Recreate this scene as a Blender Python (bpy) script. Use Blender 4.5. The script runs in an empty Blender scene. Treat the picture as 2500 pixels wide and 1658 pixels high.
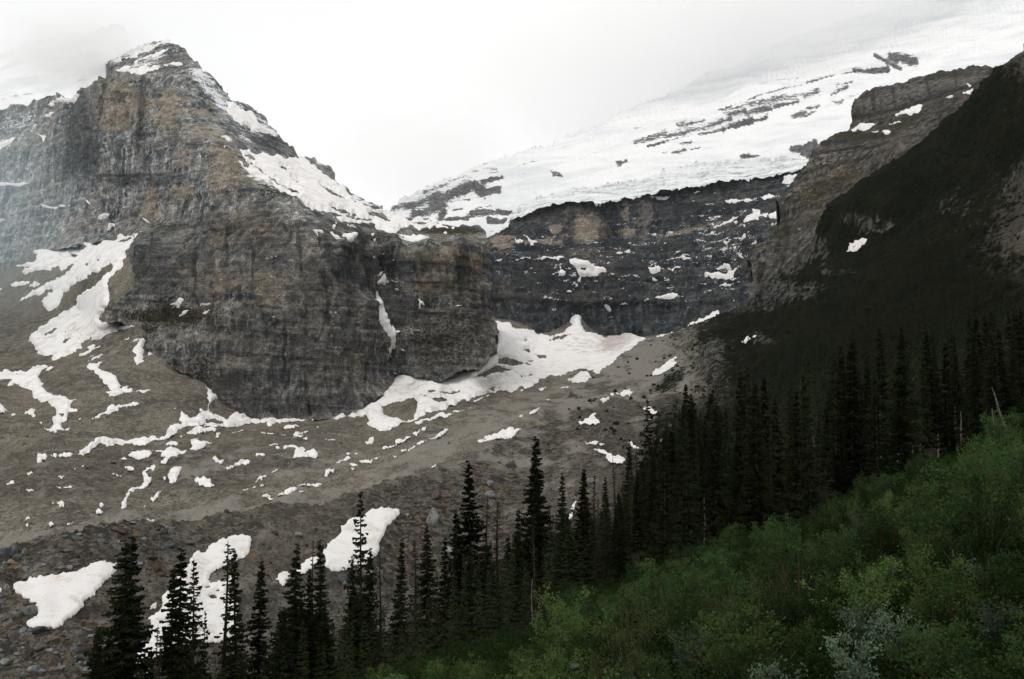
import bpy, math, random
import numpy as np
random.seed(7)
RNG = np.random.default_rng(11)
scene = bpy.context.scene
COL = scene.collection
# ---------------------------------------------------------------- camera geometry (metres, camera at the origin, looking along +Y)
F = 2500 * 35 / 36.0
PITCH = math.atan((1057 - 829) / F)
CP, SP = math.cos(PITCH), math.sin(PITCH)

def P(u, v, Y):
    """sight line (u, v) of the photograph at a forward distance of Y metres -> world point"""
    u = np.asarray(u, float); v = np.asarray(v, float); Y = np.asarray(Y, float)
    dx = (u - 1250) / F; dz = -(v - 829) / F
    s = Y / (CP - dz * SP)
    return np.stack([dx * s, Y + 0 * s, (SP + dz * CP) * s], -1)

def project(p):
    x, y, z = p[..., 0], p[..., 1], p[..., 2]
    d = y * CP + z * SP; up = -y * SP + z * CP
    return 1250 + F * x / d, 829 - F * up / d

# ---------------------------------------------------------------- noise
def _h(ix, iy, iz, seed):
    h = (ix.astype(np.int64) * 374761393 + iy.astype(np.int64) * 668265263 + iz.astype(np.int64) * 2147483647 + seed * 1274126177) & 0xFFFFFFFF
    h = ((h ^ (h >> 13)) * 1274126177) & 0xFFFFFFFF
    h = ((h ^ (h >> 16)) * 2246822519) & 0xFFFFFFFF
    return (h ^ (h >> 15))

_G = RNG.normal(size=(256, 3)); _G /= np.linalg.norm(_G, axis=1)[:, None]

def perlin(x, y, z, seed=0):
    ix, iy, iz = np.floor(x), np.floor(y), np.floor(z)
    fx, fy, fz = x - ix, y - iy, z - iz
    sx, sy, sz = [t * t * t * (t * (t * 6 - 15) + 10) for t in (fx, fy, fz)]
    out = 0
    for a in (0, 1):
        for b in (0, 1):
            for c in (0, 1):
                g = _G[_h(ix + a, iy + b, iz + c, seed) & 255]
                d = g[..., 0] * (fx - a) + g[..., 1] * (fy - b) + g[..., 2] * (fz - c)
                w = (sx if a else 1 - sx) * (sy if b else 1 - sy) * (sz if c else 1 - sz)
                out = out + w * d
    return out * 1.5

def fbm(x, y, z, octs=4, seed=0, gain=.5):
    o = 0; a = 1.; f = 1.
    for k in range(octs):
        o = o + a * perlin(x * f, y * f, z * f, seed + k); a *= gain; f *= 2.03
    return o

def sst(a, b, t):
    t = np.clip((t - a) / (b - a), 0, 1); return t * t * (3 - 2 * t)

# ---------------------------------------------------------------- polygons
TILE = dict(A=(0, 80, .29598), B=(0, 500, .29598), C=(550, 240, .29598), D=(550, 640, .29598), E=(1150, 380, .29598),
            F=(1500, 100, .29598), G=(0, 930, .29598), H=(550, 960, .29598), I=(1150, 760, .29598), K=(0, 1194, .29598),
            L=(600, 1194, .29598), J=(1750, 400, .31712), Q=(1250, 0, .52875), R=(1250, 829, .52875), S=(0, 0, 1.))

def pts(tile, s):
    """'x,y x,y ...' read off an enlarged tile of the photograph -> photograph pixels"""
    ox, oy, k = TILE[tile]
    return np.array([[float(c) for c in q.split(',')] for q in s.split()]) * k + (ox, oy)

def rough(poly, seg, jit, seed):
    """a traced outline with its straight runs broken up"""
    r = np.random.default_rng(seed); cur = [tuple(p) for p in poly]
    for _ in range(6):
        nxt = []; done = True
        for i, a in enumerate(cur):
            b = cur[(i + 1) % len(cur)]; nxt.append(a)
            dx, dy = b[0] - a[0], b[1] - a[1]; L = math.hypot(dx, dy)
            if L > seg:
                done = False
                j = r.normal() * min(jit, .16 * L)
                nxt.append(((a[0] + b[0]) / 2 - dy / L * j, (a[1] + b[1]) / 2 + dx / L * j))
        cur = nxt
        if done: break
    return np.array(cur)

def edges_of(rings):
    A = np.concatenate(rings); B = np.concatenate([np.roll(r, -1, 0) for r in rings])
    return A, B

def inside(x, y, rings):
    A, B = edges_of(rings); c = np.zeros(x.shape, bool)
    for (x0, y0), (x1, y1) in zip(A, B):
        if y0 == y1: continue
        m = (y0 > y) != (y1 > y)
        c ^= m & (x < (x1 - x0) * (y - y0) / (y1 - y0) + x0)
    return c

def nearest(x, y, rings):
    A, B = edges_of(rings); d = B - A; L = (d ** 2).sum(1) + 1e-9
    best = np.full(x.shape, 1e18); bx = x.copy(); by = y.copy()
    for a, dd, l in zip(A, d, L):
        t = np.clip(((x - a[0]) * dd[0] + (y - a[1]) * dd[1]) / l, 0, 1)
        qx = a[0] + t * dd[0]; qy = a[1] + t * dd[1]
        e = (qx - x) ** 2 + (qy - y) ** 2; m = e < best
        best = np.where(m, e, best); bx = np.where(m, qx, bx); by = np.where(m, qy, by)
    return bx, by, np.sqrt(best)

class RBF:
    def __init__(s, X, val):
        s.X = np.asarray(X, float); n, k = s.X.shape
        r = np.linalg.norm(s.X[:, None] - s.X[None], axis=2)
        Pm = np.hstack([np.ones((n, 1)), s.X])
        Am = np.block([[r - 0 * np.eye(n), Pm], [Pm.T, np.zeros((k + 1, k + 1))]])
        s.c = np.linalg.lstsq(Am, np.concatenate([val, np.zeros(k + 1)]), rcond=None)[0]
    def __call__(s, Q):
        Q = np.asarray(Q, float); sh = Q.shape[:-1]; Q = Q.reshape(-1, Q.shape[-1]); n = len(s.X)
        o = s.c[n] + Q @ s.c[n + 1:]
        for i in range(n): o += s.c[i] * np.sqrt(((Q - s.X[i]) ** 2).sum(1))
        return o.reshape(sh)

# ---------------------------------------------------------------- objects
def new_mesh(name, V, Fq, mat=None, smooth=True, attrs=None, tris=False):
    V = np.asarray(V, np.float32); Fq = np.asarray(Fq, np.int32); k = Fq.shape[1]
    me = bpy.data.meshes.new(name)
    me.vertices.add(len(V)); me.vertices.foreach_set('co', V.ravel())
    me.loops.add(Fq.size); me.loops.foreach_set('vertex_index', Fq.ravel())
    me.polygons.add(len(Fq)); me.polygons.foreach_set('loop_start', np.arange(0, Fq.size, k, dtype=np.int32))
    me.polygons.foreach_set('use_smooth', np.full(len(Fq), smooth))
    me.update(calc_edges=True); me.validate()
    if attrs:
        for an, av in attrs.items():
            a = me.attributes.new(an, 'FLOAT', 'POINT')
            if len(a.data) == len(av): a.data.foreach_set('value', np.asarray(av, np.float32))
    if mat: me.materials.append(mat)
    return me

def link(name, data, parent=None, loc=None):
    o = bpy.data.objects.new(name, data); COL.objects.link(o)
    if parent is not None: o.parent = parent
    if loc is not None: o.location = loc
    return o

def tag(o, label=None, cat=None, group=None, kind=None):
    if label: o['label'] = label
    if cat: o['category'] = cat
    if group: o['group'] = group
    if kind: o['kind'] = kind
    return o

# ---------------------------------------------------------------- a landform: a relief surface fitted to control points of known distance
class Relief:
    def __init__(s, name, outline, ctrl, step, disp=None, jit=3., seg=8., seed=1, back=250., smooth=4):
        s.smooth = smooth
        s.name = name; s.step = step
        ring = rough(np.asarray(outline, float), seg, jit, seed); s.rings = [ring]
        lo = ring.min(0) - step * 2; hi = ring.max(0) + step * 2
        s.lo = lo
        nx = int((hi[0] - lo[0]) / step) + 1; ny = int((hi[1] - lo[1]) / step) + 1
        U, V = np.meshgrid(lo[0] + np.arange(nx) * step, lo[1] + np.arange(ny) * step)
        c = np.asarray(ctrl, float)
        s.rbf = RBF(c[:, :2] / 1000, 1000. / c[:, 2])
        s.U, s.V = U, V
        base = s.at(U, V)
        N = s.norms(base)
        D = disp(base, N, U, V) if disp else np.zeros(U.shape)
        s.base, s.N, s.D = base, N, D
        # a smoothed cover surface for snow lying on this landform
        Dm = D.copy()
        for sh in ((0, 1), (0, -1), (1, 0), (-1, 0)): Dm = np.maximum(Dm, np.roll(D, sh, (0, 1)))
        for _ in range(s.smooth): Dm = (Dm + np.roll(Dm, 1, 0) + np.roll(Dm, -1, 0) + np.roll(Dm, 1, 1) + np.roll(Dm, -1, 1)) / 5
        s.Ds = Dm
        s.Nfull = N
    def at(s, U, V):
        W = s.rbf(np.stack([U, V], -1) / 1000) / 1000
        return P(U, V, 1 / np.maximum(W, 1 / 9000.))
    @staticmethod
    def norms(p):
        N = np.cross(np.gradient(p, axis=1), np.gradient(p, axis=0))
        N /= np.linalg.norm(N, axis=2)[..., None] + 1e-12
        N *= np.where((N * p).sum(2) > 0, -1, 1)[..., None]
        return N
    def samp(s, arr, u, v):
        gx = np.clip((u - s.lo[0]) / s.step, 0, s.U.shape[1] - 1.001); gy = np.clip((v - s.lo[1]) / s.step, 0, s.U.shape[0] - 1.001)
        ix, iy = gx.astype(int), gy.astype(int); fx, fy = gx - ix, gy - iy
        if arr.ndim == 3: fx, fy = fx[..., None], fy[..., None]
        return (arr[iy, ix] * (1 - fx) + arr[iy, ix + 1] * fx) * (1 - fy) + (arr[iy + 1, ix] * (1 - fx) + arr[iy + 1, ix + 1] * fx) * fy
    def surf(s, u, v, snow=False, t=0):
        u = np.asarray(u, float); v = np.asarray(v, float)
        d = s.samp(s.Ds if snow else s.D, u, v)
        return s.at(u, v) + s.samp(s.N, u, v) * (d + t)[..., None]
    def build(s, mat, paint=None, back=250., label=None, cat=None, kind='structure'):
        ins = inside(s.U, s.V, s.rings)
        c = ins[:-1, :-1] | ins[1:, :-1] | ins[:-1, 1:] | ins[1:, 1:]
        used = np.zeros(ins.shape, bool)
        used[:-1, :-1] |= c; used[1:, :-1] |= c; used[:-1, 1:] |= c; used[1:, 1:] |= c
        U, V = s.U.copy(), s.V.copy()
        m = used & ~ins
        bx, by, _ = nearest(U[m], V[m], s.rings); U[m] = bx; V[m] = by
        pos = s.base + s.N * s.D[..., None]
        pos[m] = s.at(U[m], V[m]) + s.N[m] * s.D[m][:, None]
        idx = np.full(ins.shape, -1); idx[used] = np.arange(used.sum())
        q = np.stack([idx[:-1, :-1][c], idx[1:, :-1][c], idx[1:, 1:][c], idx[:-1, 1:][c]], 1)
        VV = pos[used]; uu, vv = U[used], V[used]
        # flanks running back from the outline so the landform has depth
        e = np.concatenate([q[:, [0, 1]], q[:, [1, 2]], q[:, [2, 3]], q[:, [3, 0]]])
        key = np.sort(e, 1); _, inv, cnt = np.unique(key, axis=0, return_inverse=True, return_counts=True)
        be = e[cnt[inv.ravel()] == 1]
        bv = np.unique(be); mp = {int(b): i for i, b in enumerate(bv)}
        cx, cy = uu.mean(), vv.mean()
        n0 = len(VV); p0 = VV[bv]; ray = p0 / p0[:, 1:2]
        up = np.zeros(len(bv))
        for a, b in be:
            d = np.array([uu[b] - uu[a], vv[b] - vv[a]]); L = np.hypot(*d) + 1e-9
            # face lies to the left of a->b in (u, -v); outward normal points up when the edge runs right to left or left to right at a top
            t = -d[0] / L
            up[mp[int(a)]] += t / 2; up[mp[int(b)]] += t / 2
        r1 = p0 + ray * back * .12; r2 = p0 + ray * back
        upc = np.clip(-up if s_top_sign(up, vv[bv]) else up, 0, 1)
        r1[:, 2] -= back * .02 * upc; r2[:, 2] -= back * .6 * upc
        VV = np.concatenate([VV, r1, r2])
        k = len(bv)
        ia = np.array([mp[int(a)] for a in be[:, 0]]); ib = np.array([mp[int(b)] for b in be[:, 1]])
        q = np.concatenate([q, np.stack([be[:, 1], be[:, 0], n0 + ia, n0 + ib], 1), np.stack([n0 + ib, n0 + ia, n0 + k + ia, n0 + k + ib], 1)])
        uu = np.concatenate([uu, uu[bv], uu[bv]]); vv = np.concatenate([vv, vv[bv], vv[bv]])
        attrs = paint(uu, vv, VV) if paint else None
        me = new_mesh(s.name, VV, q, mat, True, attrs)
        o = link(s.name, me); tag(o, label, cat, None, kind)
        return o

def s_top_sign(up, v):
    """True when top edges carry a negative sign"""
    top = v < np.percentile(v, 25)
    return up[top].mean() < 0

def blobs(u, v, lst):
    o = np.zeros(u.shape)
    for b in lst:
        cu, cv, ru, rv = b[:4]; a = b[4] if len(b) > 4 else 1.; th = math.radians(b[5]) if len(b) > 5 else 0
        du, dv = u - cu, v - cv
        x = du * math.cos(th) - dv * math.sin(th); y = du * math.sin(th) + dv * math.cos(th)
        o = np.maximum(o, a * np.exp(-((x / ru) ** 2 + (y / rv) ** 2) ** 1.5 * .7))
    return o

def strokes(u, v, lst):
    o = np.zeros(u.shape)
    for (x0, y0, x1, y1, w, a) in lst:
        dx, dy = x1 - x0, y1 - y0; t = np.clip(((u - x0) * dx + (v - y0) * dy) / (dx * dx + dy * dy), 0, 1)
        d = np.hypot(u - x0 - t * dx, v - y0 - t * dy)
        o = np.maximum(o, a * np.exp(-(d / w) ** 2))
    return o
# ---------------------------------------------------------------- materials
class NT:
    def __init__(s, name):
        s.m = bpy.data.materials.new(name); s.m.use_nodes = True; s.t = s.m.node_tree
        s.t.nodes.clear(); s.out = s.t.nodes.new('ShaderNodeOutputMaterial')
        g = s.n('ShaderNodeNewGeometry'); s.pos = g.outputs['Position']; s.nor = g.outputs['Normal']
    def n(s, typ, **kw):
        o = s.t.nodes.new(typ)
        for k, v in kw.items(): setattr(o, k, v)
        return o
    def put(s, sock, v):
        if v is None: return
        if hasattr(v, 'is_output'): s.t.links.new(v, sock)
        else:
            if isinstance(v, (tuple, list)) and len(v) == 3 and sock.type == 'RGBA': v = (*v, 1)
            sock.default_value = v
    def map(s, scale, rot=(0, 0, 0), vec=None):
        m = s.n('ShaderNodeMapping'); s.put(m.inputs['Vector'], vec or s.pos)
        m.inputs['Scale'].default_value = scale; m.inputs['Rotation'].default_value = rot
        return m.outputs[0]
    def noise(s, vec, scale=1., detail=5., rough=.55, dist=0.):
        m = s.n('ShaderNodeTexNoise'); s.put(m.inputs['Vector'], vec)
        for k, v in (('Scale', scale), ('Detail', detail), ('Roughness', rough), ('Distortion', dist)): m.inputs[k].default_value = v
        return m.outputs['Fac']
    def voro(s, vec, scale=1., feat='F1'):
        m = s.n('ShaderNodeTexVoronoi', feature=feat); s.put(m.inputs['Vector'], vec); m.inputs['Scale'].default_value = scale
        return m
    def ramp(s, fac, a, b, lo=0., hi=1.):
        m = s.n('ShaderNodeMapRange', interpolation_type='SMOOTHSTEP'); s.put(m.inputs[0], fac)
        for i, v in zip((1, 2, 3, 4), (a, b, lo, hi)): s.put(m.inputs[i], v)
        return m.outputs[0]
    def math(s, op, a, b=None, clamp=False):
        m = s.n('ShaderNodeMath', operation=op, use_clamp=clamp); s.put(m.inputs[0], a)
        if b is not None: s.put(m.inputs[1], b)
        return m.outputs[0]
    def mix(s, fac, a, b, mode='MIX'):
        m = s.n('ShaderNodeMix', data_type='RGBA', blend_type=mode); s.put(m.inputs[0], fac); s.put(m.inputs[6], a); s.put(m.inputs[7], b)
        return m.outputs[2]
    def attr(s, name):
        return s.n('ShaderNodeAttribute', attribute_name=name).outputs['Fac']
    def bump(s, h, strength=.5, dist=1., nor=None):
        m = s.n('ShaderNodeBump'); s.put(m.inputs['Height'], h); m.inputs['Strength'].default_value = strength; m.inputs['Distance'].default_value = dist
        if nor is not None: s.put(m.inputs['Normal'], nor)
        return m.outputs[0]
    def bsdf(s, col, rough=.9, nor=None, spec=.2):
        m = s.n('ShaderNodeBsdfPrincipled'); s.put(m.inputs['Base Color'], col); s.put(m.inputs['Roughness'], rough)
        m.inputs['Specular IOR Level'].default_value = spec * .12
        if nor is not None: s.put(m.inputs['Normal'], nor)
        return m.outputs[0]
    def done(s, sh, sock='Surface'):
        s.t.links.new(sh, s.out.inputs[sock]); return s.m

def mask(t, name, noise, soft=.12):
    """attribute strength broken up by a noise into patches with a shape of their own"""
    return t.ramp(t.math('ADD', t.attr(name), t.math('MULTIPLY', t.math('SUBTRACT', noise, .5), 3.2)), .5 - soft, .5 + soft)

def rock_material(name, dark, mid, warm, pale, k=1., snowy=True, tilt=0., lines=.85):
    t = NT(name)
    big = t.noise(t.map((.012 * k,) * 3), 1, 5)
    streak = t.noise(t.map((.10 * k, .10 * k, .009 * k)), 1, 6, .62, .4)
    strat = t.noise(t.map((.004 * k, .004 * k, .085 * k), (0, tilt, 0)), 1, 6, .6, .5)
    fine = t.noise(t.map((.28 * k,) * 3), 1, 4, .65)
    grain = t.noise(t.map((.8 * k, .8 * k, .45 * k)), 1, 2, .7)
    patch = t.noise(t.map((.026 * k, .026 * k, .019 * k)), 1, 6, .62, .3)
    f = t.math('ADD', t.math('ADD', t.math('MULTIPLY', streak, .4), t.math('MULTIPLY', strat, .22)), t.math('MULTIPLY', patch, .38))
    col = t.mix(t.ramp(f, .43, .53), dark, mid)
    col = t.mix(t.math('MULTIPLY', t.ramp(f, .52, .60), .8), col, pale)
    col = t.mix(t.math('MULTIPLY', t.ramp(big, .44, .58), t.ramp(strat, .42, .58, .15, .85)), col, warm)
    col = t.mix(t.math('MULTIPLY', t.ramp(streak, .52, .62), t.ramp(fine, .42, .56)), col, pale)
    col = t.mix(t.math('MULTIPLY', mask(t, 'ochre', t.math('ADD', t.math('MULTIPLY', streak, .6), t.math('MULTIPLY', strat, .4)), .2), .8), col, t.mix(fine, (.26, .222, .168), (.45, .392, .31)))
    col = t.mix(t.math('MULTIPLY', mask(t, 'pale', streak, .16), .7), col, t.mix(fine, (.12, .115, .105), (.24, .225, .205)))
    col = t.mix(t.math('MULTIPLY', mask(t, 'dark_zone', streak, .2), .7), col, (.022, .026, .03))  # rock colour darkened along streaks, gullies, ledge lines and recesses
    col = t.mix(mask(t, 'green', fine, .25), col, t.mix(grain, (.03, .03, .012), (.07, .062, .03)))
    col = t.mix(t.ramp(grain, .36, .52, .5, 0.), col, (.012, .013, .014))
    col = t.mix(t.math('MULTIPLY', t.attr('rock_haze_step'), .72), col, t.mix(1., col, (.50, .462, .425), 'MULTIPLY'))  # lower rock darker; haze brightening of the upper face is put in too
    blk = t.map((.11 * k, .11 * k, .15 * k), vec=t.n('ShaderNodeVectorMath', operation='ADD').outputs[0])
    va = blk.node.inputs[0].links[0].from_node
    wn = t.n('ShaderNodeTexNoise'); t.put(wn.inputs['Vector'], t.map((.06 * k,) * 3)); wn.inputs['Detail'].default_value = 3
    wv = t.n('ShaderNodeVectorMath', operation='SCALE'); t.put(wv.inputs[0], wn.outputs['Color']); wv.inputs['Scale'].default_value = 14. / k
    t.put(va.inputs[0], t.pos); t.put(va.inputs[1], wv.outputs[0])
    vc = t.voro(blk, 1.); ve = t.voro(blk, 1., 'DISTANCE_TO_EDGE'); vs = t.n('ShaderNodeSeparateColor'); t.put(vs.inputs[0], vc.outputs['Color'])
    vv = t.ramp(vs.outputs[0], 0, 1, .62, 1.38)
    vcol = t.n('ShaderNodeCombineColor'); [t.put(vcol.inputs[q], vv) for q in range(3)]
    col = t.mix(.85, col, vcol.outputs[0], 'MULTIPLY')
    col = t.mix(t.math('MULTIPLY', t.ramp(ve.outputs['Distance'], .0, .08, .6, 0.), t.ramp(patch, .42, .56, .25, 1.)), col, (.010, .011, .012))
    ln1 = t.ramp(t.math('ABSOLUTE', t.math('SUBTRACT', strat, .5)), 0, .016, 1., 0.)
    ln2 = t.ramp(t.math('ABSOLUTE', t.math('SUBTRACT', streak, .5)), 0, .014, 1., 0.)
    ln3 = t.ramp(t.math('ABSOLUTE', t.math('SUBTRACT', t.noise(t.map((.03 * k, .03 * k, .006 * k)), 1, 5, .6), .5)), 0, .008, 1., 0.)
    col = t.mix(t.math('MULTIPLY', t.math('MAXIMUM', t.math('MAXIMUM', t.math('MULTIPLY', ln1, .6), t.math('MULTIPLY', ln2, .55)), t.math('MULTIPLY', ln3, .8)), lines), col, (.010, .011, .012))
    sn = None
    if snowy:
        sn = mask(t, 'frost', t.math('ADD', t.math('MULTIPLY', fine, .35), t.math('MULTIPLY', t.noise(t.map((.03 * k, .03 * k, .1 * k), (0, tilt, 0)), 1, 6, .7), .65)), .06)
        col = t.mix(sn, col, (.82, .84, .87))
    h = t.math('ADD', t.math('ADD', t.math('MULTIPLY', streak, 1.), t.math('MULTIPLY', strat, 1.2)), t.math('MULTIPLY', fine, .7))
    return t.done(t.bsdf(col, .92, t.bump(h, .9, 7. / k)))

def snow_material(name, col=(.76, .753, .748), dirty=.25, k=1.):
    t = NT(name)
    a = t.noise(t.map((.06 * k, .06 * k, .06 * k)), 1, 5, .6, .6)
    b = t.noise(t.map((.5 * k,) * 3), 1, 4, .6)
    c = t.mix(t.math('MULTIPLY', t.ramp(t.math('ADD', t.math('MULTIPLY', a, .7), t.math('MULTIPLY', b, .3)), .45, .65), dirty), col, (.52, .45, .39))
    c = t.mix(t.math('MULTIPLY', mask(t, 'dirt', t.math('ADD', t.math('MULTIPLY', a, .5), t.math('MULTIPLY', b, .5)), .35), .75), c, (.30, .25, .21))
    return t.done(t.bsdf(c, .85, t.bump(t.math('ADD', a, t.math('MULTIPLY', b, .3)), .25, 2. / k), .15))

MAT = {}
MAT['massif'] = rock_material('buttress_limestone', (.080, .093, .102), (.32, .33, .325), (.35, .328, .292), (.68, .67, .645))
MAT['headwall'] = rock_material('headwall_limestone', (.016, .022, .028), (.060, .072, .081), (.08, .074, .067), (.16, .16, .155), .8)
MAT['band'] = rock_material('band_limestone', (.03, .029, .026), (.095, .088, .078), (.115, .095, .074), (.20, .19, .175), 1.2, True, 0., .3)
MAT['snow'] = snow_material('old_snow', dirty=.55)
MAT['snow_near'] = snow_material('near_snow', (.70, .692, .682), .6, 2.)

def icefield_material():
    t = NT('icefield_snow')
    d = (0, math.radians(13), 0)
    n1 = t.noise(t.map((.016, .016, .085), d), 1, 7, .75, .3)
    n2 = t.noise(t.map((.07, .07, .13), d), 1, 5, .75)
    n = t.math('ADD', t.math('MULTIPLY', n1, .45), t.math('MULTIPLY', n2, .55))
    r = t.ramp(t.math('ADD', t.attr('rock'), t.math('MULTIPLY', t.math('SUBTRACT', n, .5), 3.2)), .36, .48)
    rc = t.mix(t.ramp(n2, .4, .6), (.05, .055, .062), (.17, .168, .165))
    sc = t.mix(t.ramp(t.noise(t.map((.004, .004, .012), d), 1, 6, .6, 1.), .4, .7), (.79, .795, .80), (.64, .665, .69))
    col = t.mix(r, sc, rc)
    return t.done(t.bsdf(col, .9, t.bump(t.math('ADD', n, t.math('MULTIPLY', r, .5)), .35, 10.), .1))
MAT['icefield'] = icefield_material()

def glacier_material():
    t = NT('glacier_ice')
    d = (0, math.radians(9), 0)
    lay = t.noise(t.map((.006, .006, .11), d), 1, 6, .65, .6)
    cr = t.noise(t.map((.06, .06, .02)), 1, 6, .7, .8)
    f = t.math('ADD', t.math('MULTIPLY', lay, .6), t.math('MULTIPLY', cr, .4))
    col = t.mix(t.ramp(f, .42, .56), (.80, .815, .82), (.62, .655, .67))
    col = t.mix(t.ramp(f, .525, .60), col, (.38, .405, .41))
    return t.done(t.bsdf(col, .7, t.bump(f, .7, 14.), .2))
MAT['glacier'] = glacier_material()

def gravel_material(name, a, b, c, k=1., green=True):
    t = NT(name)
    big = t.noise(t.map((.011, .011, .02)), 1, 5, .6, .4)
    med = t.noise(t.map((.09 * k,) * 3), 1, 6, .7)
    fine = t.noise(t.map((.45 * k,) * 3), 1, 4, .75)
    vo = t.voro(t.map((.22 * k,) * 3), 1.)
    col = t.mix(t.ramp(big, .35, .65), a, b)
    col = t.mix(t.ramp(med, .42, .68), col, c)
    vr = t.n('ShaderNodeSeparateColor'); t.put(vr.inputs[0], vo.outputs['Color'])
    stone = t.math('MULTIPLY', t.ramp(t.math('ADD', t.attr('rubble'), t.math('SUBTRACT', fine, .5)), .35, .75), .75)
    col = t.mix(stone, col, t.mix(t.ramp(vr.outputs[0], .1, .95), (.022, .022, .022), t.mix(vr.outputs[1], (.15, .145, .135), (.15, .115, .075))))
    col = t.mix(t.ramp(fine, .38, .54, .75, 0.), col, (.02, .018, .015))
    col = t.mix(t.math('MULTIPLY', mask(t, 'pale', t.noise(t.map((.05, .02, .05)), 1, 4), .3), .65), col, t.mix(fine, (.17, .16, .138), (.31, .29, .255)))
    if green:
        gm = mask(t, 'green', t.math('ADD', t.math('MULTIPLY', med, .6), t.math('MULTIPLY', fine, .4)), .16)
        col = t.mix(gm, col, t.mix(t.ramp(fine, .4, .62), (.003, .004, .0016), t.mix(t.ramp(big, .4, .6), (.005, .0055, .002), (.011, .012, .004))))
        cm = mask(t, 'crag', t.math('ADD', t.math('MULTIPLY', t.noise(t.map((.12, .12, .02)), 1, 5, .65), .6), t.math('MULTIPLY', med, .4)), .12)
        col = t.mix(t.math('MULTIPLY', cm, .85), col, t.mix(t.ramp(t.noise(t.map((.16, .16, .02)), 1, 5, .7), .44, .58), (.012, .013, .012), (.10, .097, .088)))
    h = t.math('ADD', t.math('MULTIPLY', med, 1.), t.math('MULTIPLY', fine, .6))
    h = t.math('ADD', h, t.math('MULTIPLY', t.math('SUBTRACT', 1., vo.outputs['Distance']), .35))
    return t.done(t.bsdf(col, .95, t.bump(h, .85, 2.2 / k), .15))
MAT['floor'] = gravel_material('moraine_gravel', (.096, .088, .073), (.185, .162, .128), (.235, .216, .18), 1., False)
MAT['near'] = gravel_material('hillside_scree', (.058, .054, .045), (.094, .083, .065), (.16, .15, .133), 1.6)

def soil_material():
    t = NT('mossy_soil')
    n = t.noise(t.map((.8,) * 3), 1, 6, .7); m = t.noise(t.map((5.,) * 3), 1, 4, .7)
    col = t.mix(t.ramp(n, .4, .62), (.010, .009, .006), (.012, .015, .006))
    col = t.mix(t.ramp(m, .5, .75), col, (.024, .022, .013))
    return t.done(t.bsdf(col, .95, t.bump(t.math('ADD', n, m), .8, .1)))
MAT['soil'] = soil_material()

def stone_material(name, a, b, k=1.):
    t = NT(name)
    oi = t.n('ShaderNodeObjectInfo')
    tc = t.n('ShaderNodeTexCoord').outputs['Object']
    n = t.noise(t.map((1.6 * k,) * 3, vec=tc), 1, 6, .65, .5); m = t.noise(t.map((7. * k,) * 3, vec=tc), 1, 4, .7)
    col = t.mix(t.ramp(n, .35, .65), a, b)
    col = t.mix(t.math('MULTIPLY', t.ramp(m, .5, .75), .5), col, (.03, .03, .028))
    hs = t.n('ShaderNodeHueSaturation'); t.put(hs.inputs['Color'], col)
    t.put(hs.inputs['Value'], t.ramp(oi.outputs['Random'], 0, 1, .45, 1.35))
    return t.done(t.bsdf(hs.outputs[0], .9, t.bump(t.math('ADD', n, t.math('MULTIPLY', m, .4)), .6, .25 / k)))
MAT['grey_stone'] = stone_material('grey_limestone', (.085, .09, .094), (.20, .205, .205))
MAT['tan_stone'] = stone_material('tan_quartzite', (.115, .075, .045), (.19, .135, .09))
MAT['brown_stone'] = stone_material('brown_stone', (.055, .046, .036), (.11, .096, .08))

def leaf_material(name, a, b, back=.35, val=(.5, 1.5)):
    t = NT(name)
    oi = t.n('ShaderNodeObjectInfo'); tc = t.n('ShaderNodeTexCoord').outputs['Object']
    n = t.noise(t.map((1.3,) * 3, vec=tc), 1, 3); w = t.n('ShaderNodeTexWhiteNoise'); t.put(w.inputs['Vector'], t.map((9.,) * 3, vec=tc))
    col = t.mix(t.ramp(n, .3, .7), a, b)
    hs = t.n('ShaderNodeHueSaturation'); t.put(hs.inputs['Color'], col)
    t.put(hs.inputs['Value'], t.math('MULTIPLY', t.ramp(oi.outputs['Random'], 0, 1, *val), t.ramp(w.outputs['Value'], 0, 1, .75, 1.2)))
    col = hs.outputs[0]
    d = t.bsdf(col, .7, None, .15)
    tr = t.n('ShaderNodeBsdfTranslucent'); t.put(tr.inputs['Color'], col)
    ms = t.n('ShaderNodeMixShader'); ms.inputs[0].default_value = back
    t.t.links.new(d, ms.inputs[1]); t.t.links.new(tr.outputs[0], ms.inputs[2])
    return t.done(ms.outputs[0])
MAT['needle'] = leaf_material('spruce_needles', (.008, .011, .005), (.022, .027, .011), .12)
MAT['needle_far'] = leaf_material('forest_needles', (.008, .011, .005), (.022, .027, .011), .1)
MAT['needle_dry'] = leaf_material('dry_needles', (.035, .026, .015), (.05, .038, .02), .1)
MAT['leaf'] = leaf_material('willow_leaves', (.044, .084, .022), (.086, .126, .042), .4)
MAT['leaf_dark'] = leaf_material('alder_leaves', (.026, .056, .018), (.056, .094, .032), .4)
MAT['leaf_under'] = leaf_material('shaded_undergrowth', (.009, .018, .005), (.020, .034, .010), .3)  # leaf colour darkened so gaps between the shrubs look shaded
MAT['leaf_silver'] = leaf_material('silver_willow_leaves', (.075, .115, .075), (.12, .165, .11), .35)
MAT['leaf_dry'] = leaf_material('pale_twiggy_leaves', (.042, .060, .020), (.07, .085, .034), .4)

def bark_material(name, a, b):
    t = NT(name); tc = t.n('ShaderNodeTexCoord').outputs['Object']
    n = t.noise(t.map((9., 9., 1.5), vec=tc), 1, 5, .7)
    return t.done(t.bsdf(t.mix(t.ramp(n, .35, .65), a, b), .9, t.bump(n, .5, .03)))
MAT['bark'] = bark_material('spruce_bark', (.02, .016, .012), (.06, .05, .042))
MAT['snag'] = bark_material('bleached_wood', (.05, .046, .04), (.115, .108, .098))
MAT['stem'] = bark_material('willow_stem', (.035, .028, .018), (.08, .065, .045))
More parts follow.
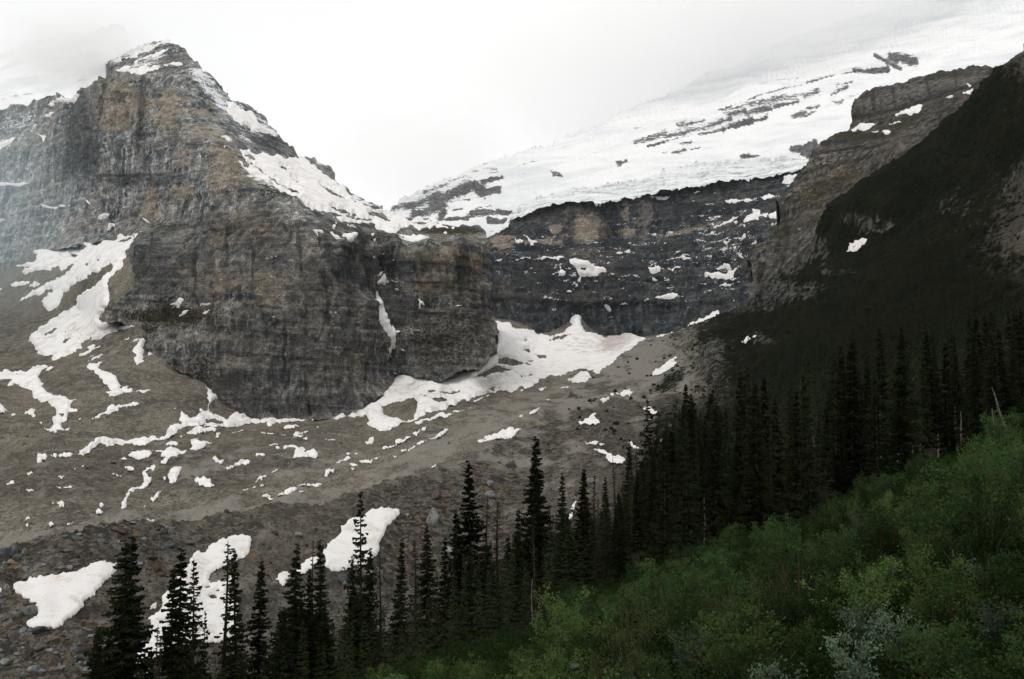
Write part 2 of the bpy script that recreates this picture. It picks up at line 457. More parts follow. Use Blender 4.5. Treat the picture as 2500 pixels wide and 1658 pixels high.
# ---------------------------------------------------------------- displacement of the landforms
def steepness(N): return np.clip((1 - np.abs(N[..., 2])) * 1.6, 0, 1) ** 1.5

def cliff(amp, strata=6., thick=15., dip=.06):
    def f(p, N, U, V):
        x, y, z = p[..., 0], p[..., 1], p[..., 2]
        w = perlin(x / 140, y / 140, z / 140, 5) * 30
        rid = 1 - np.abs(perlin((x + w) / 34, y / 34, z / 260, 9)) * 2.6
        cr1 = np.exp(-(perlin((x + w * .6) / 42, y / 42, z / 420, 26) / .045) ** 2); cr2 = np.exp(-(perlin((x + w * .4) / 17, y / 17, z / 130, 27) / .06) ** 2)
        fl = rid * 4.5 + perlin(x / 90, y / 90, z / 300, 3) * 9 + perlin((x + w * .5) / 11, y / 11, z / 70, 21) * 2.6 - cr1 * 3.2 - cr2 * 2.6
        t = (z + dip * x + perlin(x / 170, y / 170, z / 170, 31) * 14) / thick; i = np.floor(t); fr = t - i
        h = lambda k: (_h(k, k * 0 + 3, k * 0 + 8, 77) & 1023) / 1023.
        st = (h(i) + (h(i + 1) - h(i)) * sst(.72, 1, fr)) * strata
        t2 = (z + dip * x) / (thick * .31) + perlin(x / 60, y / 60, z / 60, 44) * .8; i2 = np.floor(t2)
        st += (h(i2 + 900) + (h(i2 + 901) - h(i2 + 900)) * sst(.5, 1, t2 - i2)) * strata * .3
        blk = np.abs(perlin(x / 17, y / 17, z / 24, 12)) * 5
        fine = fbm(x / 7, y / 7, z / 9, 3, 50) * 1.7
        d = (steepness(N) * (fl + st + blk) + fine * (.35 + .65 * steepness(N))) * amp
        return d - np.median(d)
    return f

def hummock(a1, l1, a2, l2):
    def f(p, N, U, V):
        x, y = p[..., 0], p[..., 1]
        return perlin(x / l1, y / l1, x * 0, 60) * a1 + np.abs(fbm(x / l2, y / l2, x * 0, 4, 64)) * a2 + fbm(x / 5, y / 5, x * 0, 2, 71) * .35
    return f

# ---------------------------------------------------------------- peaked mountain (left)
SKY_M = [(-350, 330), (0, 269), (60, 258), (104, 249), (127, 234), (160, 236), (189, 249), (207, 225), (237, 201), (263, 178), (263, 160), (270, 148), (299, 130),
         (330, 113), (365, 103), (388, 97), (410, 93), (416, 104), (436, 109), (450, 115), (456, 124), (462, 133), (486, 152), (503, 172), (514, 180), (533, 201), (562, 237), (580, 244),
         (606, 252), (622, 268), (639, 278), (655, 304), (679, 329), (700, 345), (719, 357), (729, 379), (754, 382), (775, 392), (804, 404), (812, 409), (818, 430), (822, 440),
         (836, 450), (850, 455), (855, 466), (890, 484), (935, 509), (964, 521), (1012, 528), (1044, 529), (1071, 542), (1109, 549), (1140, 545), (1169, 546), (1183, 558), (1191, 577)]
BASE_M = [(1195, 610), (1197, 640), (1197, 700), (1197, 779), (1210, 788), (1211, 818), (1215, 841), (1209, 858), (1195, 868), (1181, 889), (1169, 904), (1136, 902), (1098, 920), (1059, 932), (1024, 920), (988, 913), (972, 914),
          (961, 932), (938, 962), (899, 997), (870, 1012), (819, 1024), (772, 1024), (686, 1028), (612, 1024), (551, 1000), (515, 975), (500, 945), (444, 910), (394, 881), (364, 857), (352, 823), (320, 813), (329, 795),
          (290, 786), (252, 789), (243, 772), (263, 746), (269, 716), (262, 692), (284, 663), (308, 630), (326, 592), (340, 570), (357, 563), (287, 582), (204, 600), (100, 614), (60, 642), (0, 692), (-350, 850)]
CT_M = [(204, 598, 1850), (100, 612, 1938), (287, 581, 1776), (-60, 300, 2380), (0, 300, 2300), (0, 480, 2150), (0, 660, 2060), (120, 260, 2250), (120, 440, 2060), (120, 590, 1930), (207, 240, 2020), (240, 560, 1810), (330, 545, 1730), (263, 180, 1950), (225, 350, 1900), (300, 400, 1790), (285, 250, 1830),
        (330, 178, 1850), (360, 130, 1930), (405, 95, 2000), (440, 160, 1840), (350, 330, 1740), (450, 330, 1660), (400, 520, 1640),
        (480, 180, 1800), (560, 240, 1840), (530, 350, 1610), (600, 480, 1500), (480, 520, 1550), (640, 280, 1880), (600, 335, 1730), (620, 365, 1690), (700, 380, 1790), (729, 379, 1900), (583, 391, 1560),
        (357, 566, 1590), (335, 600, 1500), (265, 700, 1450), (246, 772, 1430), (300, 785, 1415), (360, 830, 1395), (440, 905, 1345), (500, 943, 1325), (414, 765, 1430), (500, 760, 1390), (450, 820, 1370), (450, 650, 1480), (560, 600, 1440), (560, 760, 1350),
        (600, 860, 1330), (600, 1000, 1295), (700, 1025, 1285), (820, 1022, 1295), (899, 995, 1330), (938, 960, 1370), (965, 920, 1420), (700, 560, 1430), (700, 800, 1310), (850, 850, 1325), (900, 740, 1370), (860, 570, 1415), (648, 447, 1505), (719, 477, 1475), (802, 530, 1440),
        (900, 560, 1500), (925, 640, 1500), (922, 720, 1480), (945, 874, 1445), (964, 571, 1490), (985, 600, 1485), (1053, 580, 1475), (1127, 578, 1490), (1188, 580, 1530), (720, 440, 1640), (850, 500, 1650), (812, 409, 1950), (900, 535, 1590), (964, 521, 1900), (1000, 550, 1640), (1044, 530, 1830), (1100, 560, 1560), (1169, 547, 1620),
        (1000, 660, 1470), (1000, 800, 1445), (1090, 700, 1455), (1180, 700, 1490), (1150, 850, 1440), (1196, 660, 1530), (1196, 770, 1500), (1211, 818, 1480), (1169, 903, 1420), (1060, 925, 1395), (988, 910, 1420)]
OCH_M = [(296, 245, 48, 45), (284, 300, 45, 25), (340, 260, 30, 40, .8), (414, 258, 26, 50), (400, 300, 40, 20, .8), (548, 415, 45, 80, .9), (459, 474, 34, 24, .9), (367, 494, 22, 50, 1), (455, 380, 30, 50, .6), (600, 440, 40, 60, .6), (500, 300, 40, 60, .5),
         (562, 692, 60, 45, .6), (640, 705, 60, 40, .62), (480, 690, 40, 60, .4), (1070, 697, 66, 18, 1), (1090, 640, 66, 60, .62), (1160, 640, 30, 70, .6), (600, 560, 80, 60, .5), (1165, 700, 30, 60, .5)]
PAL_M = [(763, 700, 40, 70, .95), (772, 770, 46, 46, .85), (690, 780, 50, 40, .6), (610, 760, 40, 30, .55), (830, 620, 30, 40, .5), (1030, 640, 22, 30, .8), (470, 545, 45, 22, .7), (660, 620, 60, 40, .7), (590, 830, 60, 40, .5), (720, 860, 60, 60, .5), (560, 560, 70, 30, .6), (1180, 790, 14, 90, .8), (760, 900, 60, 40, .45), (640, 925, 90, 40, .4), (420, 560, 60, 16, .5)]
DARK_M = [(205, 345, 32, 95, 1), (238, 400, 20, 70, .8), (345, 300, 12, 90, .9), (250, 260, 8, 40, .9), (300, 235, 26, 10, .8), (390, 650, 90, 70, .6), (340, 440, 120, 14, .7), (420, 150, 50, 22, .5), (800, 650, 14, 120, .7), (850, 680, 30, 160, .7), (960, 640, 40, 40, .8), (1128, 640, 12, 90, .8), (960, 760, 60, 50, .6), (700, 990, 160, 30, .6), (660, 345, 70, 22, .6), (560, 940, 60, 50, .5), (820, 560, 60, 30, .5), (880, 545, 60, 14, .8), (1060, 860, 80, 60, .5)]
LIN_M = [(204, 431, 400, 427, 4, .9), (349, 180, 337, 346, 7, .8), (254, 205, 252, 246, 6, .8), (190, 300, 178, 420, 22, .8), (254, 246, 308, 249, 6, .6), (370, 568, 370, 624, 4, .8), (793, 670, 802, 790, 7, .8), (843, 655, 846, 714, 9, .7), (1121, 640, 1127, 690, 7, .8), (1127, 610, 1121, 690, 7, .8), (692, 788, 692, 906, 4, .8), (884, 877, 887, 936, 4, .8), (560, 540, 556, 640, 5, .7), (620, 610, 617, 720, 4, .6), (730, 560, 735, 660, 6, .6), (478, 640, 480, 740, 6, .7), (520, 690, 524, 780, 5, .6), (440, 300, 420, 470, 5, .5), (500, 560, 640, 585, 4, .5), (420, 590, 700, 640, 4, .4), (600, 745, 860, 760, 4, .5), (560, 870, 880, 860, 4, .4), (1000, 690, 1190, 690, 3, .5), (990, 760, 1190, 770, 3, .4), (880, 560, 900, 700, 12, .8), (960, 600, 968, 720, 8, .8)]
GRN_M = [(420, 772, 110, 24, .95), (330, 800, 60, 20, .6), (410, 550, 60, 10, .6), (1080, 830, 90, 70, .5), (930, 575, 60, 14, .7), (1100, 558, 100, 12, .9), (700, 470, 60, 14, .6), (970, 545, 120, 10, .5), (400, 740, 60, 20, .4), (500, 900, 40, 60, .5)]
FRO_M = [(330, 120, 50, 12, .75, 25), (280, 145, 20, 12, .6), (350, 155, 60, 12, .55, 20), (500, 195, 55, 26, .62, -45), (545, 245, 55, 20, .6, -45), (600, 285, 55, 14, .7, -45), (640, 300, 40, 12, .5, -45), (160, 245, 40, 12, .5), (60, 300, 60, 30, .35), (20, 350, 40, 20, .45), (775, 398, 30, 6, .5), (640, 440, 40, 12, .5, -35), (600, 335, 30, 12, .5, -40)]
def paint_m(u, v, p):
    return dict(ochre=blobs(u, v, OCH_M), rock_haze_step=sst(-20, 60, v - np.interp(u, [0, 330, 450, 560, 650, 760, 900, 1200], [900, 560, 540, 480, 470, 520, 560, 560]) + fbm(u / 60, v / 40, u * 0, 3, 611) * 40), pale=blobs(u, v, PAL_M), dark_zone=np.maximum(blobs(u, v, DARK_M) * .9, strokes(u, v, LIN_M) * 1.25), green=blobs(u, v, GRN_M), frost=blobs(u, v, FRO_M))
def fade(f, line, w=22.):
    ring = [np.asarray(line, float)]
    def g(p, N, U, V):
        A = ring[0]; best = np.full(U.shape, 1e9)
        for a, b in zip(A[:-1], A[1:]):
            d = b - a; t = np.clip(((U - a[0]) * d[0] + (V - a[1]) * d[1]) / (d @ d + 1e-9), 0, 1)
            best = np.minimum(best, np.hypot(U - a[0] - t * d[0], V - a[1] - t * d[1]))
        return f(p, N, U, V) * sst(0, w, best)
    return g
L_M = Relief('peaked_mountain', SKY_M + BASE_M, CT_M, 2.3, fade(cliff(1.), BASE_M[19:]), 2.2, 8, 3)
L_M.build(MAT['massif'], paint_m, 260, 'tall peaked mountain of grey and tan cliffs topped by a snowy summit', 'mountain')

# ---------------------------------------------------------------- headwall below the glacier
RIM = [(1150, 600), (1194, 578), (1230, 561), (1248, 534), (1274, 525), (1292, 510), (1316, 500), (1339, 497), (1369, 491), (1396, 487), (1416, 488), (1461, 490), (1493, 485), (1529, 476), (1570, 470), (1591, 472),
       (1612, 460), (1635, 457), (1653, 451), (1700, 449), (1730, 444), (1766, 436), (1795, 433), (1811, 434), (1867, 428), (1908, 420), (1956, 409), (1974, 405), (2060, 400)]
W_OUT = RIM + [(2060, 800), (1700, 850), (1600, 850), (1560, 845), (1500, 845), (1420, 835), (1310, 840), (1200, 830), (1150, 800)]
CT_W = [(1206, 783, 2400), (1310, 817, 2380), (1413, 771, 2430), (1413, 830, 2385), (1473, 824, 2380), (1560, 835, 2350), (1650, 815, 2300), (1800, 760, 2200), (1180, 600, 2620), (1300, 650, 2500), (1300, 560, 2600), (1250, 535, 2700), (1400, 490, 2670),
        (1500, 487, 2670), (1600, 465, 2660), (1750, 440, 2620), (1900, 420, 2540), (1975, 405, 2480), (1350, 590, 2560), (1350, 625, 2500), (1420, 640, 2450), (1400, 670, 2440), (1500, 640, 2470), (1700, 620, 2410), (1700, 560, 2480), (1800, 530, 2480), (1850, 560, 2330), (1700, 700, 2350), (1500, 570, 2600), (1240, 632, 2480), (1240, 700, 2440), (1500, 720, 2400), (1780, 655, 2330)]
def paint_w(u, v, p):
    return dict(ochre=blobs(u, v, [(1434, 556, 46, 32, 1.25), (1475, 540, 30, 6, .8), (1529, 569, 22, 11, 1), (1357, 560, 16, 14, .9), (1225, 590, 32, 22, .8), (1320, 588, 50, 7, .8), (1425, 610, 50, 12, .6), (1528, 525, 12, 20, .7), (1700, 555, 90, 9, .7, 14), (1560, 545, 20, 18, .5)]),
                pale=blobs(u, v, [(1576, 525, 16, 60, .85), (1390, 530, 14, 40, .5), (1240, 700, 18, 40, .8), (1440, 520, 40, 14, .7), (1750, 480, 12, 20, .6), (1590, 710, 20, 20, .4)]),
                dark_zone=blobs(u, v, [(1490, 570, 28, 44, 1), (1395, 545, 9, 45, .9), (1530, 690, 40, 60, .6), (1380, 608, 130, 9, .8), (1700, 520, 100, 30, .5), (1300, 690, 120, 40, .5)]),
                green=u * 0, frost=blobs(u, v, [(1500, 640, 320, 110, .2), (1750, 590, 140, 110, .27), (1400, 740, 200, 40, .16)]))
L_W = Relief('headwall_mountain', W_OUT, CT_W, 2.3, fade(cliff(1.25, 15., 30.), RIM, 16.), 2., 8, 5)
L_W.build(MAT['headwall'], paint_w, 200, 'dark terraced rock wall with snowy ledges beneath the hanging glacier', 'cliff')

# ---------------------------------------------------------------- snowfield above
I_OUT = [(920, 560), (940, 520), (964, 505), (1012, 475), (1092, 434), (1142, 411), (1230, 383), (1300, 362), (1400, 325), (1500, 285), (1700, 195), (1900, 110), (2100, 40), (2300, -60), (2560, -60), (2560, 300), (2200, 400), (2060, 404), (1974, 408), (1867, 431), (1766, 439), (1653, 454), (1591, 475), (1529, 479), (1461, 493), (1369, 494), (1316, 503), (1274, 528), (1248, 538), (1230, 563), (1194, 582), (1150, 600), (1000, 600)]
CT_I = [(1250, 545, 2780), (1400, 492, 2760), (1600, 470, 2750), (1800, 436, 2710), (1975, 405, 2600), (1200, 590, 2650), (1000, 530, 2950), (1050, 500, 3050), (1200, 470, 3050), (1400, 420, 3050), (1600, 390, 3050), (1900, 345, 2900), (2085, 300, 2850), (1500, 350, 3300), (1250, 420, 3250), (1800, 280, 3350), (2000, 230, 3350), (2200, 190, 3300),
        (2200, 130, 3600), (1600, 250, 3900), (1300, 320, 4000), (1000, 430, 3600), (2400, 150, 3300), (2400, 0, 4000), (1900, 100, 4400), (1000, 300, 4800)]
def T(tile, lst):
    ox, oy, k = TILE[tile]
    return [(a * k + ox, b * k + oy, c * k + ox, d * k + oy, w * k, s) for a, b, c, d, w, s in lst]
ROCKS_I = T('F', [(340, 852, 520, 812, 15, 1), (270, 858, 340, 850, 9, .8), (520, 812, 700, 775, 7, .75), (700, 770, 900, 730, 18, 1), (900, 720, 1060, 670, 20, 1), (1060, 670, 1130, 650, 22, 1), (1120, 660, 1260, 615, 9, .8), (430, 780, 800, 690, 30, .55), (180, 820, 420, 750, 30, .5), (520, 700, 740, 655, 16, .6),
                  (800, 690, 960, 640, 22, .65), (950, 620, 1080, 590, 26, .75), (1080, 600, 1290, 560, 20, .65), (900, 590, 1150, 530, 14, .5), (1130, 545, 1420, 480, 30, .5), (1320, 545, 1520, 500, 18, .65), (1400, 480, 1560, 440, 12, .5), (1570, 460, 1680, 415, 24, .62), (860, 555, 960, 528, 9, .85), (960, 520, 1160, 472, 9, .65), (1160, 465, 1540, 370, 10, .65), (1590, 350, 1810, 298, 12, .75), (1200, 365, 1400, 310, 14, .4), (1420, 315, 1580, 285, 10, .35),
                  (1870, 290, 2000, 258, 11, .7), (1980, 255, 2260, 225, 16, .95), (2090, 235, 2260, 215, 12, .9), (1470, 605, 1570, 575, 20, .6), (1510, 620, 1580, 600, 10, .8), (1590, 545, 1690, 525, 14, .6), (1590, 580, 1660, 560, 10, .6), (1790, 430, 1920, 380, 14, .6), (1830, 370, 1970, 340, 8, .55), (1790, 490, 1890, 475, 8, .6), (1820, 510, 1880, 498, 8, .7), (1930, 450, 2010, 436, 5, .5),
                  (490, 935, 580, 915, 20, 1), (540, 868, 640, 855, 8, .8), (635, 905, 700, 885, 10, .85), (400, 935, 435, 922, 6, .7), (1050, 950, 1110, 940, 14, 1), (1110, 942, 1190, 928, 9, 1), (20, 1025, 100, 1008, 9, .85), (30, 1045, 60, 1040, 5, .6), (1470, 890, 1660, 870, 26, 1.1), (1560, 920, 1660, 910, 34, 1.1), (1600, 955, 1650, 950, 22, 1), (2150, 150, 2280, 190, 14, .8), (2270, 185, 2365, 215, 14, .8), (2280, 150, 2365, 150, 30, .9), (2365, 150, 2480, 170, 34, .8), (160, 730, 240, 722, 6, .35), (380, 600, 520, 575, 6, .25), (100, 880, 180, 865, 6, .4)])
ROCKS_I += T('E', [(670, 155, 740, 160, 7, .6), (690, 180, 750, 180, 14, .85), (380, 105, 540, 82, 10, .5), (415, 182, 470, 178, 5, .5), (1210, 95, 1290, 65, 9, .6), (10, 120, 220, 110, 8, .5), (160, 135, 220, 130, 8, .6), (30, 85, 130, 70, 8, .35), (40, 465, 170, 440, 8, .8), (0, 505, 220, 478, 12, .8), (230, 475, 330, 470, 16, 1), (140, 548, 330, 520, 14, .9), (60, 520, 120, 505, 6, .7), (150, 610, 190, 605, 5, .6), (80, 385, 120, 382, 5, .6)])
ROCKS_I += T('C', [(1500, 900, 1760, 790, 46, .6), (1700, 860, 2000, 740, 50, .75), (1560, 960, 1800, 880, 40, .7), (1780, 1000, 1800, 930, 34, .9), (1900, 790, 2050, 730, 36, .9), (2030, 730, 2120, 760, 40, .95), (2120, 700, 2280, 675, 20, .85), (2110, 790, 2250, 770, 34, .85), (1980, 830, 2010, 830, 16, .8), (1830, 1025, 2000, 1015, 16, .95), (1640, 770, 1900, 690, 16, .45), (2040, 600, 2240, 580, 8, .45), (1850, 690, 2020, 630, 10, .4), (2030, 570, 2160, 548, 6, .4), (2120, 860, 2160, 852, 6, .7), (2070, 940, 2190, 915, 12, .75), (1980, 1010, 2240, 960, 16, .7), (1360, 930, 1500, 890, 30, .5), (1400, 900, 1500, 870, 30, .4), (1880, 940, 1960, 930, 10, .6)])
def ice_disp(p, N, U, V):
    x, y, z = p[..., 0], p[..., 1], p[..., 2]
    t = (z - .23 * x) / 42 + perlin(x / 200, y / 200, z / 200, 3) * .5; i = np.floor(t)
    r = np.clip(strokes(U, V, ROCKS_I), 0, 1)
    st = (sst(.55, .95, t - i)) * 14
    return perlin(x / 220, y / 220, z / 220, 8) * 18 + fbm(x / 60, y / 60, z / 60, 3, 15) * 4 + st * .5 + r * fbm(x / 22, y / 22, z / 14, 3, 19) * 9
L_I = Relief('snowfield_mountain', I_OUT, CT_I, 3., ice_disp, 3, 10, 6)
L_I.build(MAT['icefield'], lambda u, v, p: dict(rock=strokes(u, v, [(a, b, c, d, w * 1.05, min(1., s * 1.05)) for a, b, c, d, w, s in ROCKS_I])), 500, 'broad snow covered mountainside with faint rock bands fading into cloud', 'mountain')

# hanging glacier: a thick tongue of ice along the rim
G_UP = [(1230, 565), (1248, 519), (1292, 492), (1339, 478), (1387, 466), (1446, 458), (1505, 446), (1579, 432), (1612, 420), (1618, 416), (1692, 398), (1766, 394), (1826, 390), (1914, 384), (1960, 380), (1995, 394), (2000, 405)]
G_OUT = G_UP + [(a, b + 5) for a, b in RIM[-2:1:-1]]
CT_G = [(1250, 545, 2670), (1274, 525, 2655), (1339, 498, 2645), (1416, 489, 2640), (1500, 486, 2638), (1591, 473, 2630), (1700, 450, 2610), (1811, 435, 2575), (1908, 421, 2512), (1974, 407, 2455),
        (1260, 512, 2760), (1339, 478, 2790), (1446, 458, 2800), (1579, 432, 2770), (1618, 417, 2780), (1692, 398, 2770), (1826, 390, 2740), (1960, 381, 2640), (1995, 395, 2560), (1446, 476, 2690), (1620, 440, 2640), (1760, 415, 2620), (1900, 405, 2570), (1340, 488, 2690)]
def gl_disp(p, N, U, V):
    x, y, z = p[..., 0], p[..., 1], p[..., 2]
    ser = np.abs(perlin(x / 30, y / 30, z / 60, 91)); lay = np.sin((z - .17 * x + perlin(x / 80, y / 80, z / 80, 92) * 22) / 7.)
    return fbm(x / 60, y / 60, z / 40, 4, 90) * 13 - ser * 12 + lay * 2.2 + fbm(x / 9, y / 9, z / 9, 3, 96) * 2.
L_G = Relief('hanging_glacier', G_OUT, CT_G, 2.3, fade(gl_disp, RIM, 16.), 2., 7, 8)
L_G.build(MAT['glacier'], None, 120, 'cracked pale hanging glacier edge lying along the top of the dark headwall', 'glacier', None)

# distant snow dome left of the summit
L_S = Relief('snow_mountain', [(-350, 380), (-350, 230), (40, 120), (180, 80), (300, 60), (330, 130), (330, 260), (200, 300)], [(0, 280, 2750), (130, 245, 2650), (250, 200, 2550), (0, 200, 3000), (150, 150, 3000), (300, 80, 3000), (-80, 260, 2800)], 5.,
             lambda p, N, U, V: fbm(p[..., 0] / 120, p[..., 1] / 120, p[..., 2] / 120, 4, 7) * 12, 2, 10, 9)
L_S.build(MAT['icefield'], lambda u, v, p: dict(rock=strokes(u, v, T('A', [(430, 430, 760, 400, 8, .3), (0, 560, 430, 480, 20, .25)]))), 400, 'pale snow dome almost lost in cloud behind the peaked mountain', 'mountain')

# ---------------------------------------------------------------- valley floor: talus, gravel covered glacier, snow bowl
F_OUT = [(-350, 1500), (-350, 540), (380, 540), (420, 620), (420, 840), (560, 900), (620, 960), (900, 940), (960, 860), (1180, 800), (1200, 745), (1300, 790), (1380, 760), (1415, 745), (1480, 790), (1660, 780), (1800, 740), (1800, 900), (1600, 960), (1420, 1080), (1250, 1160), (1050, 1230), (800, 1290), (500, 1330), (250, 1400)]
CT_F = [(204, 598, 1846), (100, 612, 1934), (287, 580, 1770), (394, 881, 1378), (364, 857, 1394), (0, 1372, 452), (148, 1324, 475), (326, 1286, 520), (550, 1270, 560), (713, 1243, 585), (890, 1210, 640), (1053, 1168, 690), (1142, 1138, 750), (1230, 1095, 850), (1283, 1062, 960), (1330, 1025, 1150), (1458, 914, 1720), (1558, 837, 2050),
        (0, 1130, 900), (300, 1150, 860), (600, 1130, 900), (620, 1090, 1000), (900, 1080, 1080), (250, 1010, 1120), (100, 930, 1330), (0, 890, 1430), (380, 1000, 1170), (440, 911, 1352), (500, 948, 1331), (500, 1000, 1240), (612, 1026, 1302), (612, 1060, 1120), (772, 1026, 1294), (870, 1014, 1320), (938, 964, 1374), (988, 914, 1424), (1059, 932, 1402), (1169, 906, 1428), (1215, 845, 1560), (1212, 785, 2330),
        (1310, 817, 2350), (1413, 771, 2415), (1473, 824, 2350), (1560, 830, 2310), (1650, 812, 2270), (1300, 870, 1950), (1400, 870, 2030), (1250, 930, 1600), (1100, 975, 1370), (1000, 960, 1400), (1100, 1060, 1090), (1000, 1100, 900), (800, 1150, 830), (1250, 1010, 1250), (1350, 965, 1450), (950, 1030, 1250), (1200, 960, 1480),
        (60, 780, 1650), (130, 860, 1470), (250, 800, 1530), (357, 566, 1745), (300, 600, 1730), (200, 620, 1850), (70, 625, 1960), (40, 730, 1800), (0, 700, 1970), (200, 760, 1610), (255, 740, 1560), (290, 792, 1475), (320, 818, 1445), (355, 832, 1420), (330, 640, 1680), (420, 560, 1800), (420, 800, 1500), (600, 950, 1400)]
_bm = np.array(BASE_M[19:-1:2], float); _bp = L_M.at(_bm[:, 0], _bm[:, 1])
CT_F = [c for c in CT_F if min(np.hypot(c[0] - b[0], c[1] - b[1]) for b in _bm) > 26] + [(b[0], b[1], p[1] - 9) for b, p in zip(_bm, _bp)]
def floor_disp(p, N, U, V):
    x, y = p[..., 0], p[..., 1]
    far = sst(900, 1500, y)
    flat = sst(.5, .9, np.abs(N[..., 2]))
    # meltwater channels running along the glacier edge
    c = np.sin((y - .55 * x + perlin(x / 90, y / 90, x * 0, 4) * 22) / 7.5) * np.exp(-((y - 610 - .5 * x) / 90) ** 2) * 1.3
    r = perlin(x / 75, y / 75, x * 0, 60) * 5 + np.abs(fbm(x / 30, y / 30, x * 0, 4, 64)) * 5.5 + fbm(x / 6, y / 6, x * 0, 3, 71) * .8
    return r * (.35 + .65 * flat) * (1 - .35 * far) + c
def paint_f(u, v, p):
    return dict(rubble=np.clip(.25 + blobs(u, v, [(400, 1140, 300, 60, .35), (150, 1180, 200, 60, .4), (700, 1100, 200, 60, .3)]) - blobs(u, v, [(1150, 1060, 260, 40, .5, 25), (500, 1270, 300, 22, .5, 8), (100, 1320, 160, 20, .5, 8)]), 0, 1),
                pale=blobs(u, v, [(1080, 1090, 340, 40, .75, 26), (420, 1265, 560, 22, .65, 8), (60, 1310, 200, 26, .6), (700, 1130, 300, 40, .45), (1300, 980, 160, 30, .5, 30)]))
L_F = Relief('valley_floor_terrain', F_OUT, CT_F, 2.8, floor_disp, 3, 10, 10, smooth=8)
L_F.build(MAT['floor'], paint_f, 200, 'gravel covered valley floor and talus below the cliffs', 'ground')

# ---------------------------------------------------------------- banded cliffs on the right, behind the dark slope
B_OUT = [(1790, 800), (1807, 752), (1823, 727), (1838, 690), (1842, 655), (1832, 640), (1845, 593), (1880, 585), (1902, 546), (1905, 524), (1899, 492), (1915, 476), (1940, 448), (1953, 426), (1980, 393), (1991, 366), (2003, 346), (2039, 325), (2052, 320), (2071, 320), (2078, 300), (2085, 289), (2084, 262), (2092, 242), (2105, 228), (2122, 221), (2166, 208), (2200, 204),
         (2240, 186), (2265, 180), (2310, 172), (2360, 161), (2400, 160), (2422, 164), (2440, 166), (2560, 300), (2300, 420), (2100, 560), (1950, 700), (1880, 800)]
CT_B = [(1905, 524, 1640), (1915, 476, 1660), (1956, 425, 1680), (1991, 366, 1700), (2039, 325, 1720), (2071, 322, 1730), (2085, 289, 1760), (2092, 242, 1770), (2122, 221, 1770), (2265, 180, 1740), (2360, 161, 1700), (2429, 168, 1620), (1823, 727, 1540), (1845, 600, 1600), (1838, 660, 1570), (2050, 450, 1570), (2200, 350, 1500), (2350, 230, 1500), (1920, 660, 1500), (1850, 740, 1500), (2020, 400, 1620), (2180, 310, 1600), (2140, 300, 1660), (2200, 260, 1660), (2300, 230, 1600), (2080, 345, 1660), (1960, 500, 1590), (2500, 300, 1350), (1930, 560, 1570)]
def paint_b(u, v, p):
    return dict(ochre=blobs(u, v, [(2020, 410, 60, 40, .45), (1960, 470, 40, 20, .5)]), pale=np.maximum(blobs(u, v, [(1840, 690, 10, 40, .9), (1870, 620, 20, 40, .5), (1950, 600, 60, 40, .35)]), strokes(u, v, [(2100, 262, 2230, 220, 22, .75), (2230, 215, 2400, 185, 18, .75), (1930, 470, 2050, 420, 6, .6), (1990, 400, 2120, 370, 6, .6), (1960, 440, 2080, 400, 4, .5), (1920, 520, 1990, 480, 6, .6)])), dark_zone=strokes(u, v, [(2090, 288, 2200, 262, 5, 1.1), (2200, 262, 2420, 190, 5, 1.), (2010, 352, 2180, 325, 6, 1.), (1995, 375, 2100, 355, 4, .9), (1950, 438, 2060, 395, 4, .9), (1915, 490, 2000, 450, 4, .9), (2130, 225, 2135, 280, 5, .9), (2180, 215, 2186, 265, 4, .8), (2260, 190, 2270, 235, 4, .8), (2330, 175, 2335, 215, 4, .7), (2150, 240, 2152, 280, 4, .7), (1910, 510, 1925, 600, 10, .5)]),
                green=blobs(u, v, [(2080, 330, 60, 10, .8), (2200, 300, 80, 14, .7, 25), (1990, 470, 60, 20, .7, 30), (2050, 440, 60, 30, .6, 30), (1900, 560, 30, 20, .5), (2330, 180, 80, 8, .6)]), frost=u * 0)
L_B = Relief('cliff_band_mountain', B_OUT, CT_B, 2.5, cliff(1., 8., 17.), 2.2, 8, 12)
L_B.build(MAT['band'], paint_b, 200, 'brown banded cliffs with grassy shelves above the dark hillside', 'cliff')

